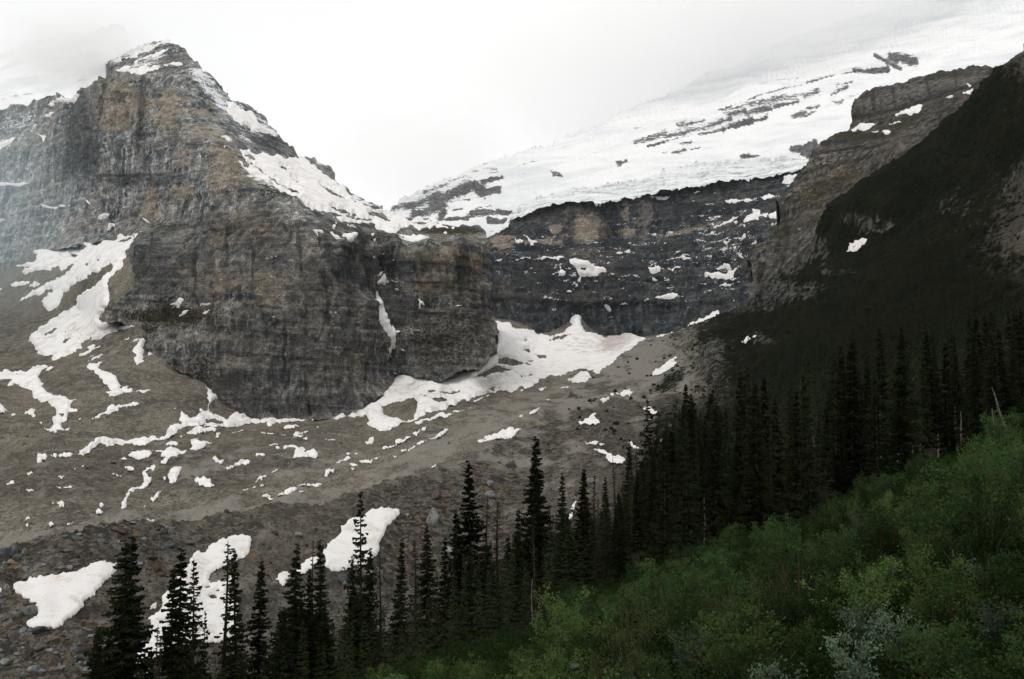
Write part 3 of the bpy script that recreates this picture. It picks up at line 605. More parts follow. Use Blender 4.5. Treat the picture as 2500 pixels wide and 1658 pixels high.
# ---------------------------------------------------------------- near hillside: moraine bank, scree cone, dark slope on the right
N_OUT = [(-350, 1800), (-350, 1440), (0, 1361), (74, 1334), (148, 1313), (237, 1296), (326, 1276), (444, 1272), (550, 1257), (624, 1242), (713, 1230), (816, 1219), (890, 1197), (964, 1171), (1053, 1155), (1112, 1143), (1142, 1127), (1200, 1096), (1250, 1076), (1283, 1055), (1310, 1032), (1380, 975), (1458, 914), (1510, 874), (1558, 838), (1600, 824), (1645, 814), (1700, 792), (1757, 766),
         (1785, 762), (1812, 748), (1850, 705), (1900, 670), (1953, 622), (1985, 580), (2017, 500), (2096, 441), (2175, 393), (2255, 340), (2339, 261), (2376, 223), (2440, 161), (2500, 122), (2700, -40), (3050, -280), (3050, 1560), (1700, 1560), (1400, 1660), (1000, 1800)]
CT_N = [(-60, 1375, 408), (0, 1360, 420), (148, 1312, 440), (326, 1274, 480), (550, 1256, 520), (713, 1229, 540), (890, 1197, 570), (1053, 1155, 620), (1142, 1126, 660), (1200, 1095, 710), (1250, 1075, 750), (1283, 1055, 790), (1310, 1032, 840), (1458, 914, 1150), (1558, 837, 1420), (1640, 813, 1450), (1757, 765, 1480),
        (0, 1660, 335), (300, 1660, 352), (600, 1660, 376), (900, 1660, 400), (1200, 1560, 430), (0, 1500, 378), (300, 1450, 405), (600, 1400, 452), (900, 1350, 490), (1150, 1300, 540), (1300, 1200, 610), (1400, 1100, 710), (1500, 1000, 860), (1600, 920, 1060), (1500, 1250, 500), (1650, 1050, 700),
        (1812, 748, 1430), (1900, 670, 1370), (1985, 580, 1300), (2017, 500, 1260), (2175, 391, 1160), (2255, 338, 1100), (2376, 222, 1010), (2500, 122, 930), (2600, 40, 880), (1750, 850, 1100), (1900, 760, 1150), (2080, 600, 1100), (2250, 500, 980), (2400, 400, 880), (2500, 500, 700), (2400, 700, 600), (2200, 800, 620), (2000, 850, 720), (1850, 950, 760), (2500, 900, 330),
        (2300, 1000, 380), (2100, 1100, 390), (1900, 1150, 420), (1700, 1250, 420), (1500, 1400, 400), (2500, 1100, 230), (2300, 1250, 250), (2000, 1350, 270), (1700, 1500, 310), (2500, 1400, 160), (2900, -160, 770), (2900, 500, 430), (2900, 1000, 210), (2900, 1400, 120), (2080, 560, 1140), (2080, 640, 1030), (1720, 880, 1060), (1690, 930, 960)]
def near_disp(p, N, U, V):
    x, y, z = p[..., 0], p[..., 1], p[..., 2]
    cr0 = 0; g = sst(1500, 1750, U + (V - 1000) * .15)           # rises onto the dark slope
    bank = np.abs(fbm(x / 26, y / 26, z / 26, 4, 33)) * 3.2 + fbm(x / 5, y / 5, z / 5, 3, 37) * .7 + perlin(x / 60, y / 60, z / 60, 38) * 2.5
    cr = np.clip(blobs(U, V, CRAG), 0, 1)
    slope = perlin(x / 90, y / 90, z / 90, 39) * 9 + np.abs(fbm(x / 40, y / 40, z / 40, 4, 40)) * 7 + fbm(x / 6, y / 6, z / 6, 3, 41) * 1.1
    crag = (1 - np.abs(perlin(x / 20, y / 20, z / 120, 43)) * 2.5) * 6 + np.abs(perlin(x / 9, y / 9, z / 16, 47)) * 4
    return bank * (1 - g) + slope * g + crag * cr
CRAG = [(1900, 640, 60, 40, 1), (1960, 610, 60, 40, .9), (1870, 720, 90, 36, .9), (1960, 720, 60, 30, .7), (2140, 555, 50, 20, .75), (2090, 540, 36, 14, .6), (1740, 880, 34, 50, 1), (1850, 690, 40, 40, .9), (2340, 510, 50, 40, .42), (1830, 760, 60, 12, .5), (1860, 830, 30, 12, .6), (2050, 670, 50, 8, .5)]
GREEN = [(2110, 800, 385, 330, 1.2), (2200, 480, 260, 200, 1.1), (2050, 560, 120, 90, 1), (1850, 780, 90, 40, .8), (1650, 1000, 60, 50, .55), (1640, 935, 50, 22, .75, 30), (1760, 830, 70, 50, .9), (2400, 300, 160, 160, 1), (2400, 1100, 300, 260, 1.2), (1850, 1250, 300, 260, 1.2), (1500, 1450, 300, 160, 1.1), (1990, 700, 150, 120, 1.1), (1640, 1040, 60, 60, .7), (1950, 580, 60, 50, .7)]
def paint_n(u, v, p):
    rub = blobs(u, v, [(150, 1360, 260, 60, .8, 15), (120, 1600, 330, 130, .9), (1250, 1150, 260, 90, .75, 25), (1100, 1350, 300, 150, .7), (1450, 1090, 160, 60, .5), (500, 1300, 300, 50, .4, 10), (1000, 1200, 300, 30, .4, 15)])
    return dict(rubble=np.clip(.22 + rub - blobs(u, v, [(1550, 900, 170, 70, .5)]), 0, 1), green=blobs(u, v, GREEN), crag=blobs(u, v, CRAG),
                pale=blobs(u, v, [(1590, 885, 190, 85, .95), (1380, 1000, 120, 40, .6, 30), (1300, 1120, 160, 50, .4)]))
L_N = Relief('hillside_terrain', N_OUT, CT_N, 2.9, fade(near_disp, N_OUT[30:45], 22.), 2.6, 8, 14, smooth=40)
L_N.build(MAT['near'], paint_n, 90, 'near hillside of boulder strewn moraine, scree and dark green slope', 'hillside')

# ---------------------------------------------------------------- foreground slope below the viewpoint: a height field
CT_GR = [(0, -6, -1.7), (0, 0, -1.9), (0, 3, -2.6), (0, 10, -5.4), (5, 10, -4.9), (10, 20, -4.6), (0, 22, -8.0), (5, 30, -6.8), (0, 40, -10), (9, 40, -6.6), (15.7, 45, -4.6), (25.7, 50, -1.6), (-10, 10, -7), (-10, 30, -11.5), (-6, 40, -12.6), (-20, 60, -19), (-30, 75, -23), (-36, 85, -26), (-60, 90, -33), (-60, 40, -26), (-11, 80, -20), (-4, 90, -18.5), (3, 95, -16), (10, 120, -14), (20, 150, -12), (29, 170, -8),
         (-40, 150, -42), (-90, 150, -56), (-70, 330, -92), (0, 200, -46), (0, 300, -80), (40, 80, 1), (25, 90, -5), (12, 65, -8.5), (60, 120, 5), (77, 150, 11), (110, 200, 22), (45, 170, -4), (70, 210, 4), (30, 230, -22), (60, 20, 9), (40, 10, 6), (20, 5, 1), (120, 120, 26), (30, 300, -60), (100, 300, 8)]
G_RBF = RBF([(a / 50, b / 50) for a, b, c in CT_GR], np.array([c for a, b, c in CT_GR]))
def ground_z(x, y):
    x = np.asarray(x, float); y = np.asarray(y, float)
    return G_RBF(np.stack([x, y], -1) / 50) + fbm(x / 9, y / 9, x * 0, 3, 200) * .35 * np.clip(np.hypot(x, y) / 12, .15, 1)
th = np.radians(np.linspace(-82, 82, 330)); rr = np.concatenate([np.linspace(-8, 1.5, 12), np.geomspace(2, 330, 190)])
TH, RR = np.meshgrid(th, rr); gx, gy = np.sin(TH) * np.abs(RR) + 0, np.cos(TH) * RR
gx = np.where(RR < 2, np.tan(np.clip(TH, -1.2, 1.2)) * 6, gx)
gp = np.stack([gx, gy, ground_z(gx, gy)], -1)
ii = np.arange(gp.shape[0] * gp.shape[1]).reshape(gp.shape[:2])
gq = np.stack([ii[:-1, :-1], ii[:-1, 1:], ii[1:, 1:], ii[1:, :-1]], -1).reshape(-1, 4)
tag(link('ground', new_mesh('ground', gp.reshape(-1, 3), gq, MAT['soil'])), 'dark mossy slope under the shrubs and spruces', 'ground', None, 'structure')
# ---------------------------------------------------------------- snow patches: each lies draped over its landform as a sheet with a thickness
LAND = dict(M=L_M, W=L_W, I=L_I, F=L_F, B=L_B, N=L_N)
SHARED = dict(
    W=('small snow scrap caught on a dark ledge of the headwall', 'snow scraps on the headwall ledges'),
    M=('small snow scrap on the rock of the peaked mountain', 'snow scraps on the peaked mountain'),
    V=('small snow remnant in a hollow of the gravel valley floor', 'snow remnants on the valley floor'),
    T=('small snow strip on the dark talus below the peaked mountain', 'snow strips on the talus'),
    S=('small snow remnant on the scree hillside above the spruces', 'snow remnants on the scree hillside'),
    B=('small snow scrap on a shelf of the brown banded cliffs', 'snow scraps on the banded cliffs'))
SNOW = []
def sn(land, tile, lab, s, thick=None, holes=(), jit=1.):
    SNOW.append((land, tile, lab, s, thick, holes, jit))
# --- summit and upper ridge
sn('M', 'A', 'ragged snow cap strip just under the summit skyline of the peaked mountain', '1390,48 1310,72 1230,95 1150,130 1060,190 1020,218 1100,200 1200,150 1300,115 1370,80 1420,90')
sn('M', 'A', 'slanting snow ramp streaked with rock below the summit of the peaked mountain', '1395,110 1330,135 1240,165 1100,235 1000,290 950,318 1060,330 1200,332 1300,297 1325,270 1290,262 1235,290 1215,255 1150,275 1060,300 1130,245 1230,200 1310,185 1360,150')
sn('M', 'A', 'thin level snow ledge right of the slanting summit ramp', '1340,270 1400,245 1500,235 1505,250 1420,255')
sn('M', 'A', 'M', '930,240 1000,200 1000,240 950,252')
sn('M', 'A', 'ragged snow on the left shoulder of the peaked mountain', '415,600 470,570 540,530 600,545 690,520 640,580 560,580 500,570 440,620')
sn('M', 'A', 'M', '365,695 440,660 460,665 420,695')
sn('M', 'A', 'hooked snow patch in a niche below the left shoulder of the peaked mountain', '310,835 345,850 400,850 390,890 365,915 350,870')
sn('M', 'A', 'hazy snow slope at the edge of the left cliffs', '-40,930 0,915 60,878 130,868 165,885 90,935 20,960 -40,985', None, (), .4)
sn('M', 'A', 'long thin snow ledge across the hazy left cliffs', '-60,1276 0,1266 80,1252 200,1238 270,1236 262,1257 150,1273 0,1286 -60,1294', None, (), .4)
sn('M', 'A', 'curved snow ledge like a smile on the left cliffs', '350,1420 400,1435 470,1440 600,1428 600,1440 480,1452 400,1458 365,1445')
for q in ('725,1380 745,1390 768,1425 735,1405', '1188,1540 1230,1560 1238,1575 1205,1565', '900,920 930,922 925,928', '280,785 300,760 315,758 295,785', '100,1502 130,1500 120,1508', '0,1550 60,1548 40,1562 0,1570', '210,775 235,780 220,790', '495,745 515,738 508,748', '1845,935 1865,930 1855,945'): sn('M', 'A', 'M', q)
sn('M', 'A', 'tapering snow scrap on the left cliffs above the snow apron', '795,1550 840,1525 880,1498 915,1500 910,1515 860,1540')
sn('M', 'B', 'humped snow scrap just above the snow apron', '870,205 890,180 915,155 945,158 965,190 920,185')
sn('M', 'A', 'sloping snow couloir beside the dark block on the right ridge', '1880,560 1920,560 2030,650 2120,720 2200,790 2290,845 2290,870 2200,825 2090,820 2040,760 1990,760 1930,720 1885,670')
sn('M', 'A', 'small snow hook under the dark block on the right ridge', '1830,840 1870,850 1920,885 1880,882 1840,858')
sn('M', 'C', 'great sloping snowfield streaked with brown on the bench right of the peak', '120,412 150,425 185,438 190,410 210,430 230,442 295,447 305,425 330,445 380,470 410,465 440,450 470,465 600,492 615,470 680,500 760,570 830,620 920,680 1000,745 1050,790 1180,850 1300,915 1400,950 1480,970 1560,975 1640,990 1680,985 1725,1008 1890,1047 1780,1052 1660,1045 1450,1052 1400,1088 1440,1078 1380,1097 1280,1072 1240,1030 1100,1018 1000,1005 870,985 850,970 950,965 1080,962 1020,950 850,930 760,915 690,885 640,850 580,800 500,765 420,730 330,680 250,640 160,580 108,525 112,508 150,545 190,570 205,545 170,500 145,455',
   2.2, ('200,510 250,560 420,670 500,715 620,780 540,748 420,690 300,600', '780,705 870,750 1000,820 930,800 850,760', '1055,835 1160,860 1310,915 1200,890', '870,890 1000,920 1090,955 960,938', '1180,935 1250,930 1330,960 1395,1005 1290,985 1190,960', '155,462 230,475 265,510 200,500', '455,550 510,570 510,585 460,575', '1050,805 1100,825 1170,850 1110,838', '540,650 600,680 650,720 590,685', '1545,1018 1680,1015 1600,1028', '1100,968 1230,990 1210,1002 1050,988'))
sn('M', 'C', 'flat snow patch on the grassy rim of the dark tower', '1410,1120 1480,1110 1680,1105 1640,1120 1680,1130 1600,1160 1450,1165 1420,1140 1500,1130')
sn('M', 'C', 'forked snow patch under the rim of the great buttress', '720,1075 735,1105 800,1090 815,1108 760,1112 770,1150 740,1120')
sn('M', 'C', 'narrow slanting snow wedge under the bench snowfield', '865,1100 885,1098 930,1140 985,1195 940,1170 890,1130')
sn('M', 'C', 'fan shaped snow wedge under the bench snowfield', '970,1105 1060,1115 1095,1118 1060,1150 1020,1198 995,1195')
for q in ('890,1040 915,1045 905,1075 890,1070', '1010,1025 1060,1035 1090,1045 1030,1040', '1200,1112 1230,1115 1225,1132', '1225,1155 1245,1165 1230,1188', '1395,1340 1415,1325 1420,1335', '1200,1300 1230,1300 1225,1320 1205,1318', '1300,1284 1315,1284 1310,1290', '1795,1097 1830,1095 1820,1103', '910,1015 930,1018 920,1026'): sn('M', 'C', 'M', q)
sn('M', 'D', 'broken snow patch at the head of the gully beside the dark tower', '1240,110 1265,90 1300,90 1295,100 1255,120')
sn('M', 'D', 'arrow shaped snow patch at the top of the long gully ribbon', '1290,110 1335,140 1360,170 1330,180 1310,200 1290,180 1250,170 1270,145')
sn('M', 'D', 'long white snow ribbon down the gully between buttress and tower', '1250,225 1265,270 1295,325 1275,360 1285,380 1275,420 1290,460 1295,520 1335,570 1340,635 1380,685 1365,710 1330,690 1335,750 1310,780 1295,750 1310,740 1310,680 1290,610 1265,540 1245,510 1240,430 1215,360 1205,325 1240,320', 1.6)
for q in ('1390,165 1450,172 1430,180', '1405,235 1450,245 1430,250', '1345,572 1390,572 1390,579 1345,579', '1560,575 1610,570 1605,580', '895,425 910,410 915,428', '1455,200 1475,204 1465,208', '1180,636 1190,634 1186,642'): sn('M', 'D', 'M', q)
sn('M', 'D', 'hanging snow drip on the lower face of the dark tower', '1595,310 1640,330 1650,350 1625,360 1620,390 1600,395 1610,345')
sn('M', 'D', 'short level snow ledge on the right of the dark tower', '1900,355 1950,350 1955,365 1905,367')
sn('M', 'D', 'thin slanting snow line low on the dark tower', '1440,715 1480,730 1510,755 1475,742')
sn('M', 'B', 'pair of pointed snow slivers on the grassy buttress ledge', '1420,845 1460,820 1520,785 1530,795 1505,840 1465,855 1490,825')
sn('M', 'B', 'M', '1665,845 1690,825 1740,810 1720,835'); sn('M', 'B', 'M', '1485,935 1530,900 1565,872 1550,895'); sn('M', 'B', 'M', '1680,905 1715,900 1740,875 1750,880 1725,915 1720,930')
# --- talus and apron under the left cliffs
sn('F', 'B', 'huge snow apron spreading down left of the great buttress', '1210,200 1120,240 1030,262 990,236 968,262 975,285 840,305 830,325 780,335 770,310 740,292 700,295 690,325 720,345 560,370 540,385 440,355 340,370 290,378 240,378 230,400 310,410 300,440 260,475 130,508 250,515 185,560 200,580 300,545 420,545 440,515 490,510 500,545 600,500 645,492 550,560 390,640 270,700 160,808 260,765 390,700 440,705 390,760 345,800 360,840 400,880 450,860 500,790 530,720 590,670 720,590 840,530 960,480 930,525 850,600 720,690 640,765 640,800 600,850 490,905 340,1000 280,1060 235,1140 280,1160 310,1230 360,1250 460,1250 430,1290 450,1290 560,1250 660,1190 670,1150 740,1110 780,1075 745,1130 880,1080 1000,1040 1120,993 1070,972 980,1010 970,965 850,975 815,945 890,830 910,730 885,650 960,550 1040,440 1100,310 1150,230',
   3., ('590,405 650,415 630,435 590,425', '700,500 750,480 720,505', '370,1085 420,1045 495,1005 440,1060', '550,1110 595,1105 520,1145', '980,310 1050,285 1120,255 1040,300', '515,420 555,415 530,428', '800,462 830,450 815,466', '540,930 575,915 555,930', '530,1048 560,1045 545,1056', '640,625 690,595 660,625'))
sn('F', 'G', 'ragged snow tongue running down the talus below the snow apron', '370,-130 250,-95 110,-70 60,-90 -40,-60 -40,-10 120,-10 60,42 160,45 240,75 270,130 360,180 440,230 465,280 430,325 440,345 405,392 340,385 420,418 500,412 590,380 515,392 505,360 560,310 570,265 640,240 585,235 610,190 640,170 590,175 550,140 480,125 400,100 345,60 365,40 325,0 340,-60 450,-95 380,-75 400,-110', 2.2, ('105,-55 160,-70 140,-50', '500,310 530,300 520,325'))
sn('F', 'B', 'ragged snow scrap left of the snow apron', '90,655 160,640 250,635 230,655 180,668 100,680'); sn('F', 'B', 'pointed snow scrap touching the lower left of the snow apron', '240,680 290,630 330,650 290,680')
for q in ('720,1180 780,1150 790,1165 735,1195', '655,1250 740,1205 850,1160 830,1180 740,1225', '715,1300 760,1265 850,1235 800,1265', '-40,700 0,690 20,695 5,735 -40,760', '1220,1245 1230,1215 1290,1225 1245,1240', '1075,1140 1130,1105 1180,1100 1110,1130', '1030,1125 1070,1095 1060,1115', '740,1255 775,1240 770,1250'): sn('F', 'B', 'T', q)
sn('F', 'B', 'jagged snow trail in the middle of the talus', '715,1340 780,1310 845,1300 810,1355 840,1390 910,1400 965,1440 1000,1495 985,1520 1060,1500 1050,1525 1160,1525 1245,1528 1160,1548 1020,1556 980,1590 890,1612 900,1580 870,1548 930,1535 900,1510 850,1475 820,1430 780,1385 740,1368')
sn('F', 'B', 'upright snow strip below the left corner of the great buttress', '1180,1095 1205,1120 1175,1180 1185,1260 1190,1300 1160,1310 1125,1330 1120,1260 1090,1210 1130,1150 1150,1115')
sn('F', 'G', 'lone curved snow streak low on the talus', '755,335 820,295 880,240 990,210 1080,192 1160,195 1060,205 980,225 940,265 840,300 790,325')
sn('F', 'G', 'speckled snow patch low on the hazy talus', '200,275 240,245 290,240 285,280 300,305 265,308 255,285'); sn('F', 'G', 'T', '-40,200 0,215 30,235 65,255 0,258 -40,256'); sn('F', 'G', 'T', '90,285 110,278 130,285 110,291')
# --- foot of the buttress and valley floor
sn('F', 'G', 'long snow strip along the foot of the great buttress with a spike up its corner', '620,655 650,590 700,565 770,540 800,500 850,480 900,500 1020,500 1150,480 1250,455 1310,480 1380,420 1440,370 1500,375 1475,330 1490,280 1540,305 1590,325 1650,285 1650,220 1680,245 1710,240 1720,190 1700,150 1690,50 1730,75 1755,75 1750,110 1800,110 1865,155 1790,160 1745,180 1725,235 1760,280 1840,300 1860,325 1940,270 2060,275 2090,305 2000,320 2160,325 2365,312 2560,300 2610,304 2580,335 2330,350 2310,370 2200,380 2200,345 2000,370 1780,405 1640,390 1700,370 1500,412 1380,470 1230,520 1000,545 870,560 760,580 700,620 690,650', 2., ('1680,345 1740,335 1830,340 1840,370 1700,365',))
sn('F', 'G', 'short snow bar just below the buttress foot strip', '1480,460 1560,430 1640,400 1740,398 1780,420 1770,440 1700,435 1560,445'); sn('F', 'G', 'V', '1780,450 1820,450 1800,480 1775,475')
sn('F', 'G', 'kite shaped snow patch on the brown gravel ridge edge', '1570,500 1620,490 1640,510 1750,525 1640,580 1560,595 1590,545 1575,530')
sn('F', 'G', 'branching snow patch feeding the winding snow ribbon', '1250,585 1370,570 1440,575 1500,600 1560,595 1500,620 1440,660 1370,710 1305,725 1330,690 1380,655 1330,645 1340,610')
sn('F', 'G', 'speckled oblong snow patch on the left of the valley floor', '1055,625 1110,600 1180,595 1240,590 1260,605 1220,640 1120,645')
sn('F', 'G', 'winding snow ribbon looping round a rock in a valley floor gully', '1185,760 1210,740 1250,725 1290,740 1260,760 1240,745 1200,765 1195,810 1250,800 1220,845 1150,880 1110,930 1080,970 1045,1030 1045,1075 1020,1095 995,1085 1000,1045 1020,1030 1060,960 1065,925 1100,885 1170,850 1190,830 1175,790', 1.)
sn('F', 'G', 'leaf shaped snow patch right of the winding snow ribbon', '1380,785 1410,750 1460,735 1500,740 1465,790 1460,815 1420,835 1395,830 1400,805')
sn('F', 'G', 'bright oval snow patch alone on the brown gravel', '1600,840 1635,815 1690,825 1740,850 1770,885 1725,895 1690,890 1660,870 1620,860')
sn('F', 'G', 'long thin level snow line on the left of the valley floor', '215,895 270,895 320,905 450,915 600,912 580,922 440,925 320,922 240,912')
for q in ('1365,545 1400,520 1450,520 1470,535 1410,550', '980,655 1030,645 1060,665 1020,675', '1025,725 1070,720 1110,750 1070,752', '1345,795 1365,790 1355,812', '1240,1000 1280,980 1320,940 1335,940 1310,985 1260,1020', '470,1080 500,1073 532,1095 525,1112 495,1110', '820,1055 840,1050 850,1070 828,1082', '210,1185 240,1172 255,1185 225,1190', '400,1195 430,1185 445,1197 415,1205', '215,1212 240,1212 228,1222', '785,1155 820,1145 850,1155 800,1165', '550,1195 600,1185 590,1195',
          '225,785 270,775 280,788 240,795', '480,805 530,803 520,815', '50,875 120,855 85,890 60,890', '920,785 960,790 1000,810 960,805', '310,700 320,630 380,630 395,650 350,680', '415,640 470,630 460,655', '480,642 560,620 600,625 590,640', '1725,680 1770,665 1790,685 1850,690 1830,715 1790,710 1760,690', '1850,745 1900,725 1960,700 2000,675 2050,675 2080,700 2020,720 1920,735 1870,750', '2110,615 2190,630 2180,645 2115,645', '2110,860 2160,815 2200,805 2160,840', '2230,790 2290,745 2290,760', '2000,935 2110,900 2110,910', '2140,890 2180,865 2175,880', '2155,985 2200,972 2240,985 2200,995', '2210,1000 2255,1000 2240,1010', '1910,460 1990,420 2010,425 1960,445', '1180,1195 1260,1180 1265,1195 1230,1200',
          '430,1060 450,1055 440,1070', '1180,1055 1200,1040 1190,1058', '1430,255 1445,252 1440,268', '325,352 350,350 345,360', '650,332 668,328 660,338', '670,715 690,712 680,720', '610,738 625,735 618,742'): sn('F', 'G', 'V', q)
sn('F', 'H', 'wing shaped speckled snow patch in the middle of the valley floor', '355,460 410,445 440,470 490,450 540,435 590,450 640,450 720,465 760,510 750,550 670,580 720,550 690,530 620,545 555,582 570,500 580,465 500,475 440,485 400,470', 1.2, ('640,480 670,470 660,490', '670,515 690,508 690,520'))
sn('F', 'H', 'crooked thin snow line slanting across the grey gravel', '1295,465 1360,435 1405,430 1400,405 1480,380 1490,365 1600,320 1660,305 1590,340 1510,375 1490,390 1420,410 1415,430 1360,450', .8)
sn('F', 'H', 'straight thin snow line slanting across the grey gravel', '1450,485 1520,480 1600,430 1680,395 1740,360 1835,320 1740,380 1680,405 1600,450 1510,490', .8)
sn('F', 'H', 'feathered snow streak below the snow bowl', '1560,280 1600,255 1720,215 1880,165 2030,120 1990,145 1880,185 1720,235 1600,290')
for q in ('555,345 580,325 690,320 640,340 600,356', '550,378 640,355 650,362 580,388', '640,390 680,375 675,392', '825,390 910,385 905,395 830,395', '290,340 400,338 390,348', '480,295 570,275 610,280 500,300', '450,350 500,350 490,355', '1150,420 1200,378 1230,378 1205,425 1165,438', '900,610 940,575 1000,545 1050,540 980,575 940,600', '1105,583 1215,570 1210,585 1120,590', '1000,515 1030,518 1015,528', '1020,630 1050,615 1100,630 1080,648 1050,648', '1040,665 1070,662 1060,675', '820,718 860,680 915,672 900,695 850,710', '600,782 700,768 800,758 790,770 680,778', '485,845 500,815 560,803 590,810 550,840 530,852', '435,875 520,855 550,858 500,875', '600,845 650,835 620,848', '300,885 340,870 380,885 340,893', '355,900 400,902 370,908', '1385,532 1420,535 1400,545', '1700,645 1740,632 1735,645', '740,290 770,282 760,292', '1065,518 1095,515 1080,524', '1230,560 1260,550 1255,565'): sn('F', 'H', 'V', q)
BOWL = '972,909 988,915 1006,914 1024,917 1059,929 1098,920 1136,905 1169,906 1180,889 1201,865 1215,841 1213,800 1206,784 1245,788 1290,807 1310,817 1354,821 1369,815 1381,806 1399,791 1381,785 1387,774 1400,768 1416,771 1419,785 1418,794 1437,812 1473,824 1490,822 1520,812 1544,803 1548,818 1576,829 1594,824 1647,812 1660,818 1576,842 1520,880 1468,924 1440,908 1416,902 1387,911 1357,920 1316,932 1268,949 1209,964 1150,972 1127,978 1112,993 1053,1013 1012,1031 976,1044 944,1055 926,1055 896,1040 905,1031 896,1018 870,1020 819,1026 813,1024 825,1016 870,1009 896,998 935,969 961,930'
def cv(tile, s): return ' '.join('%.1f,%.1f' % tuple(p) for p in pts(tile, s))
sn('F', 'S', 'wide stained snow bowl at the valley head between buttress and headwall', BOWL, 3.,
   ('932,998 964,984 1012,976 1019,993 1012,1028 988,1032 961,1022 938,1016', cv('I', '220,400 290,380 370,400 500,445 420,440 300,440 215,430'), cv('I', '150,480 200,450 350,480 260,500 160,510 100,540 20,545 90,515'), cv('I', '145,650 180,630 240,630 230,650 170,665'), cv('D', '1650,1055 1730,1060 1735,1085 1690,1090'), cv('D', '1760,1080 1900,1080 1960,1060 1930,1090 1800,1100'), cv('D', '1600,1110 1670,1120 1610,1122'), cv('D', '1700,1135 1790,1130 1830,1150 1780,1165 1720,1155'),
    cv('D', '2170,1060 2260,1035 2250,1055 2190,1070'), cv('I', '530,365 600,365 640,385 570,392'), cv('I', '640,240 760,205 825,200 740,235 690,245'), cv('I', '430,318 480,318 530,332 450,325'), cv('I', '410,545 500,520 510,530 430,550'), cv('I', '455,405 530,412 500,422'), cv('I', '370,245 460,243 470,252 400,250'), cv('I', '160,345 225,383 215,384 150,348')))
sn('F', 'I', 'bright snow hollow behind the edge of the scree cone', '790,570 860,535 930,505 1020,540 940,600 840,605 830,580')
sn('F', 'I', 'V', '555,640 620,620 620,645 570,655'); sn('F', 'I', 'V', '740,650 810,635 800,645'); sn('F', 'I', 'V', '480,860 520,830 565,810 545,835'); sn('F', 'I', 'V', '395,880 440,865 420,890'); sn('F', 'I', 'V', '20,745 110,715 150,700 60,740'); sn('F', 'I', 'V', '400,662 430,655 420,668'); sn('F', 'I', 'V', '620,740 650,738 640,744')
sn('F', 'I', 'snow patch with rock windows at the crest of the gravel', '60,1110 80,1070 130,1045 220,1030 260,990 300,985 350,965 355,990 430,985 350,1045 300,1060 220,1065 160,1090 100,1120', 1., ('90,1098 112,1062 140,1060 112,1100', '275,1025 300,1015 290,1035'))
# --- scree hillside
sn('N', 'I', 'star shaped snow patch in the middle of the scree hillside', '885,930 950,930 930,910 965,900 1000,870 1040,870 1035,910 1065,950 1000,950 940,940', .9)
sn('N', 'I', 'rounded pinkish snow patch on the scree below the shrubs', '1150,690 1240,680 1270,660 1340,675 1330,710 1240,712 1150,708', .9); sn('N', 'I', 'S', '1065,745 1120,735 1145,725 1120,755 1085,768')
sn('N', 'I', 'slanting oblong snow patch high on the scree cone', '1500,545 1530,490 1620,435 1710,410 1710,450 1640,500 1560,535', .9)
sn('N', 'I', 'S', '945,1100 1060,1098 1050,1115 960,1122'); sn('N', 'I', 'S', '1060,1115 1105,1115 1070,1125')
sn('N', 'I', 'boat shaped snow patch on the rubble just left of the dense spruces', '1015,1155 1100,1165 1170,1205 1240,1205 1275,1225 1260,1248 1190,1255 1120,1230 1060,1185', .9)
sn('N', 'I', 'S', '1290,1085 1330,1080 1340,1110 1390,1130 1300,1120'); sn('N', 'I', 'snow patch half hidden by the bare topped spruce pair', '1400,810 1470,800 1540,840 1530,860 1480,855 1430,830', .9); sn('N', 'I', 'S', '1455,905 1505,915 1480,922'); sn('N', 'I', 'S', '1540,1090 1590,1085 1560,1100')
sn('N', 'I', 'thin snow edge along the skyline of the scree cone', '1790,140 1850,105 2050,10 2055,42 1900,112 1830,137', .8); sn('N', 'I', 'S', '1700,178 1760,150 1735,172')
sn('N', 'K', 'large fan shaped snow patch with a boulder at its lower left edge', '110,800 140,775 220,765 230,745 370,735 440,705 600,685 830,632 950,628 978,660 940,710 840,800 720,920 600,1040 520,1120 450,1160 400,1150 330,1160 215,1105 240,1080 300,1050 310,1000 290,960 240,940 255,910 190,905 140,880 110,850', 1.2)
sn('N', 'K', 'long bent snow patch descending behind the front spruces', '2065,408 2078,440 2060,500 2030,550 1970,580 1880,610 1830,640 1760,680 1730,720 1730,760 1840,770 1880,760 1890,700 1950,695 1955,750 1900,780 1870,830 1880,900 1960,950 1960,1000 1920,1100 1960,1150 1900,1290 1720,1300 1600,1250 1500,1400 1240,1400 1200,1600 1060,1600 1120,1440 1160,1360 1200,1270 1240,1240 1230,1150 1230,1070 1280,1030 1330,980 1340,880 1400,780 1470,700 1540,660 1580,580 1620,520 1700,510 1750,450 1860,430 1950,405', 1.1, ('1730,880 1780,870 1785,910 1740,905', '1690,800 1720,790 1740,805 1700,815', '1770,830 1800,820 1810,840 1780,845'))
sn('N', 'K', 'small snow scrap above the long bent snow patch', '1240,970 1290,940 1290,985 1240,1000', .7); sn('N', 'K', 'tiny snow scrap at the left edge near the big boulder', '-20,830 20,850 20,875 -20,885', .7)
sn('N', 'L', 'tall steep snow patch behind the tallest front spruce', '1110,155 1140,175 1220,180 1265,185 1240,230 1180,300 1140,380 1100,460 1090,520 1050,570 980,650 870,670 780,700 700,712 650,690 655,600 660,460 740,410 790,350 780,310 830,285 850,250 930,225 1000,200 1080,175', 1.2)
sn('N', 'L', 'slanting snow strip between the front spruces', '600,570 590,640 510,700 430,745 410,680 480,630 540,590', .9); sn('N', 'L', 'pointed snow scrap behind a front spruce', '235,760 280,720 340,700 375,750 330,800 300,825 270,790', .9)
sn('N', 'S', 'narrow snow sliver glimpsed between two dark spruces', '1388,1272 1396,1238 1408,1222 1405,1255 1400,1275', .8)
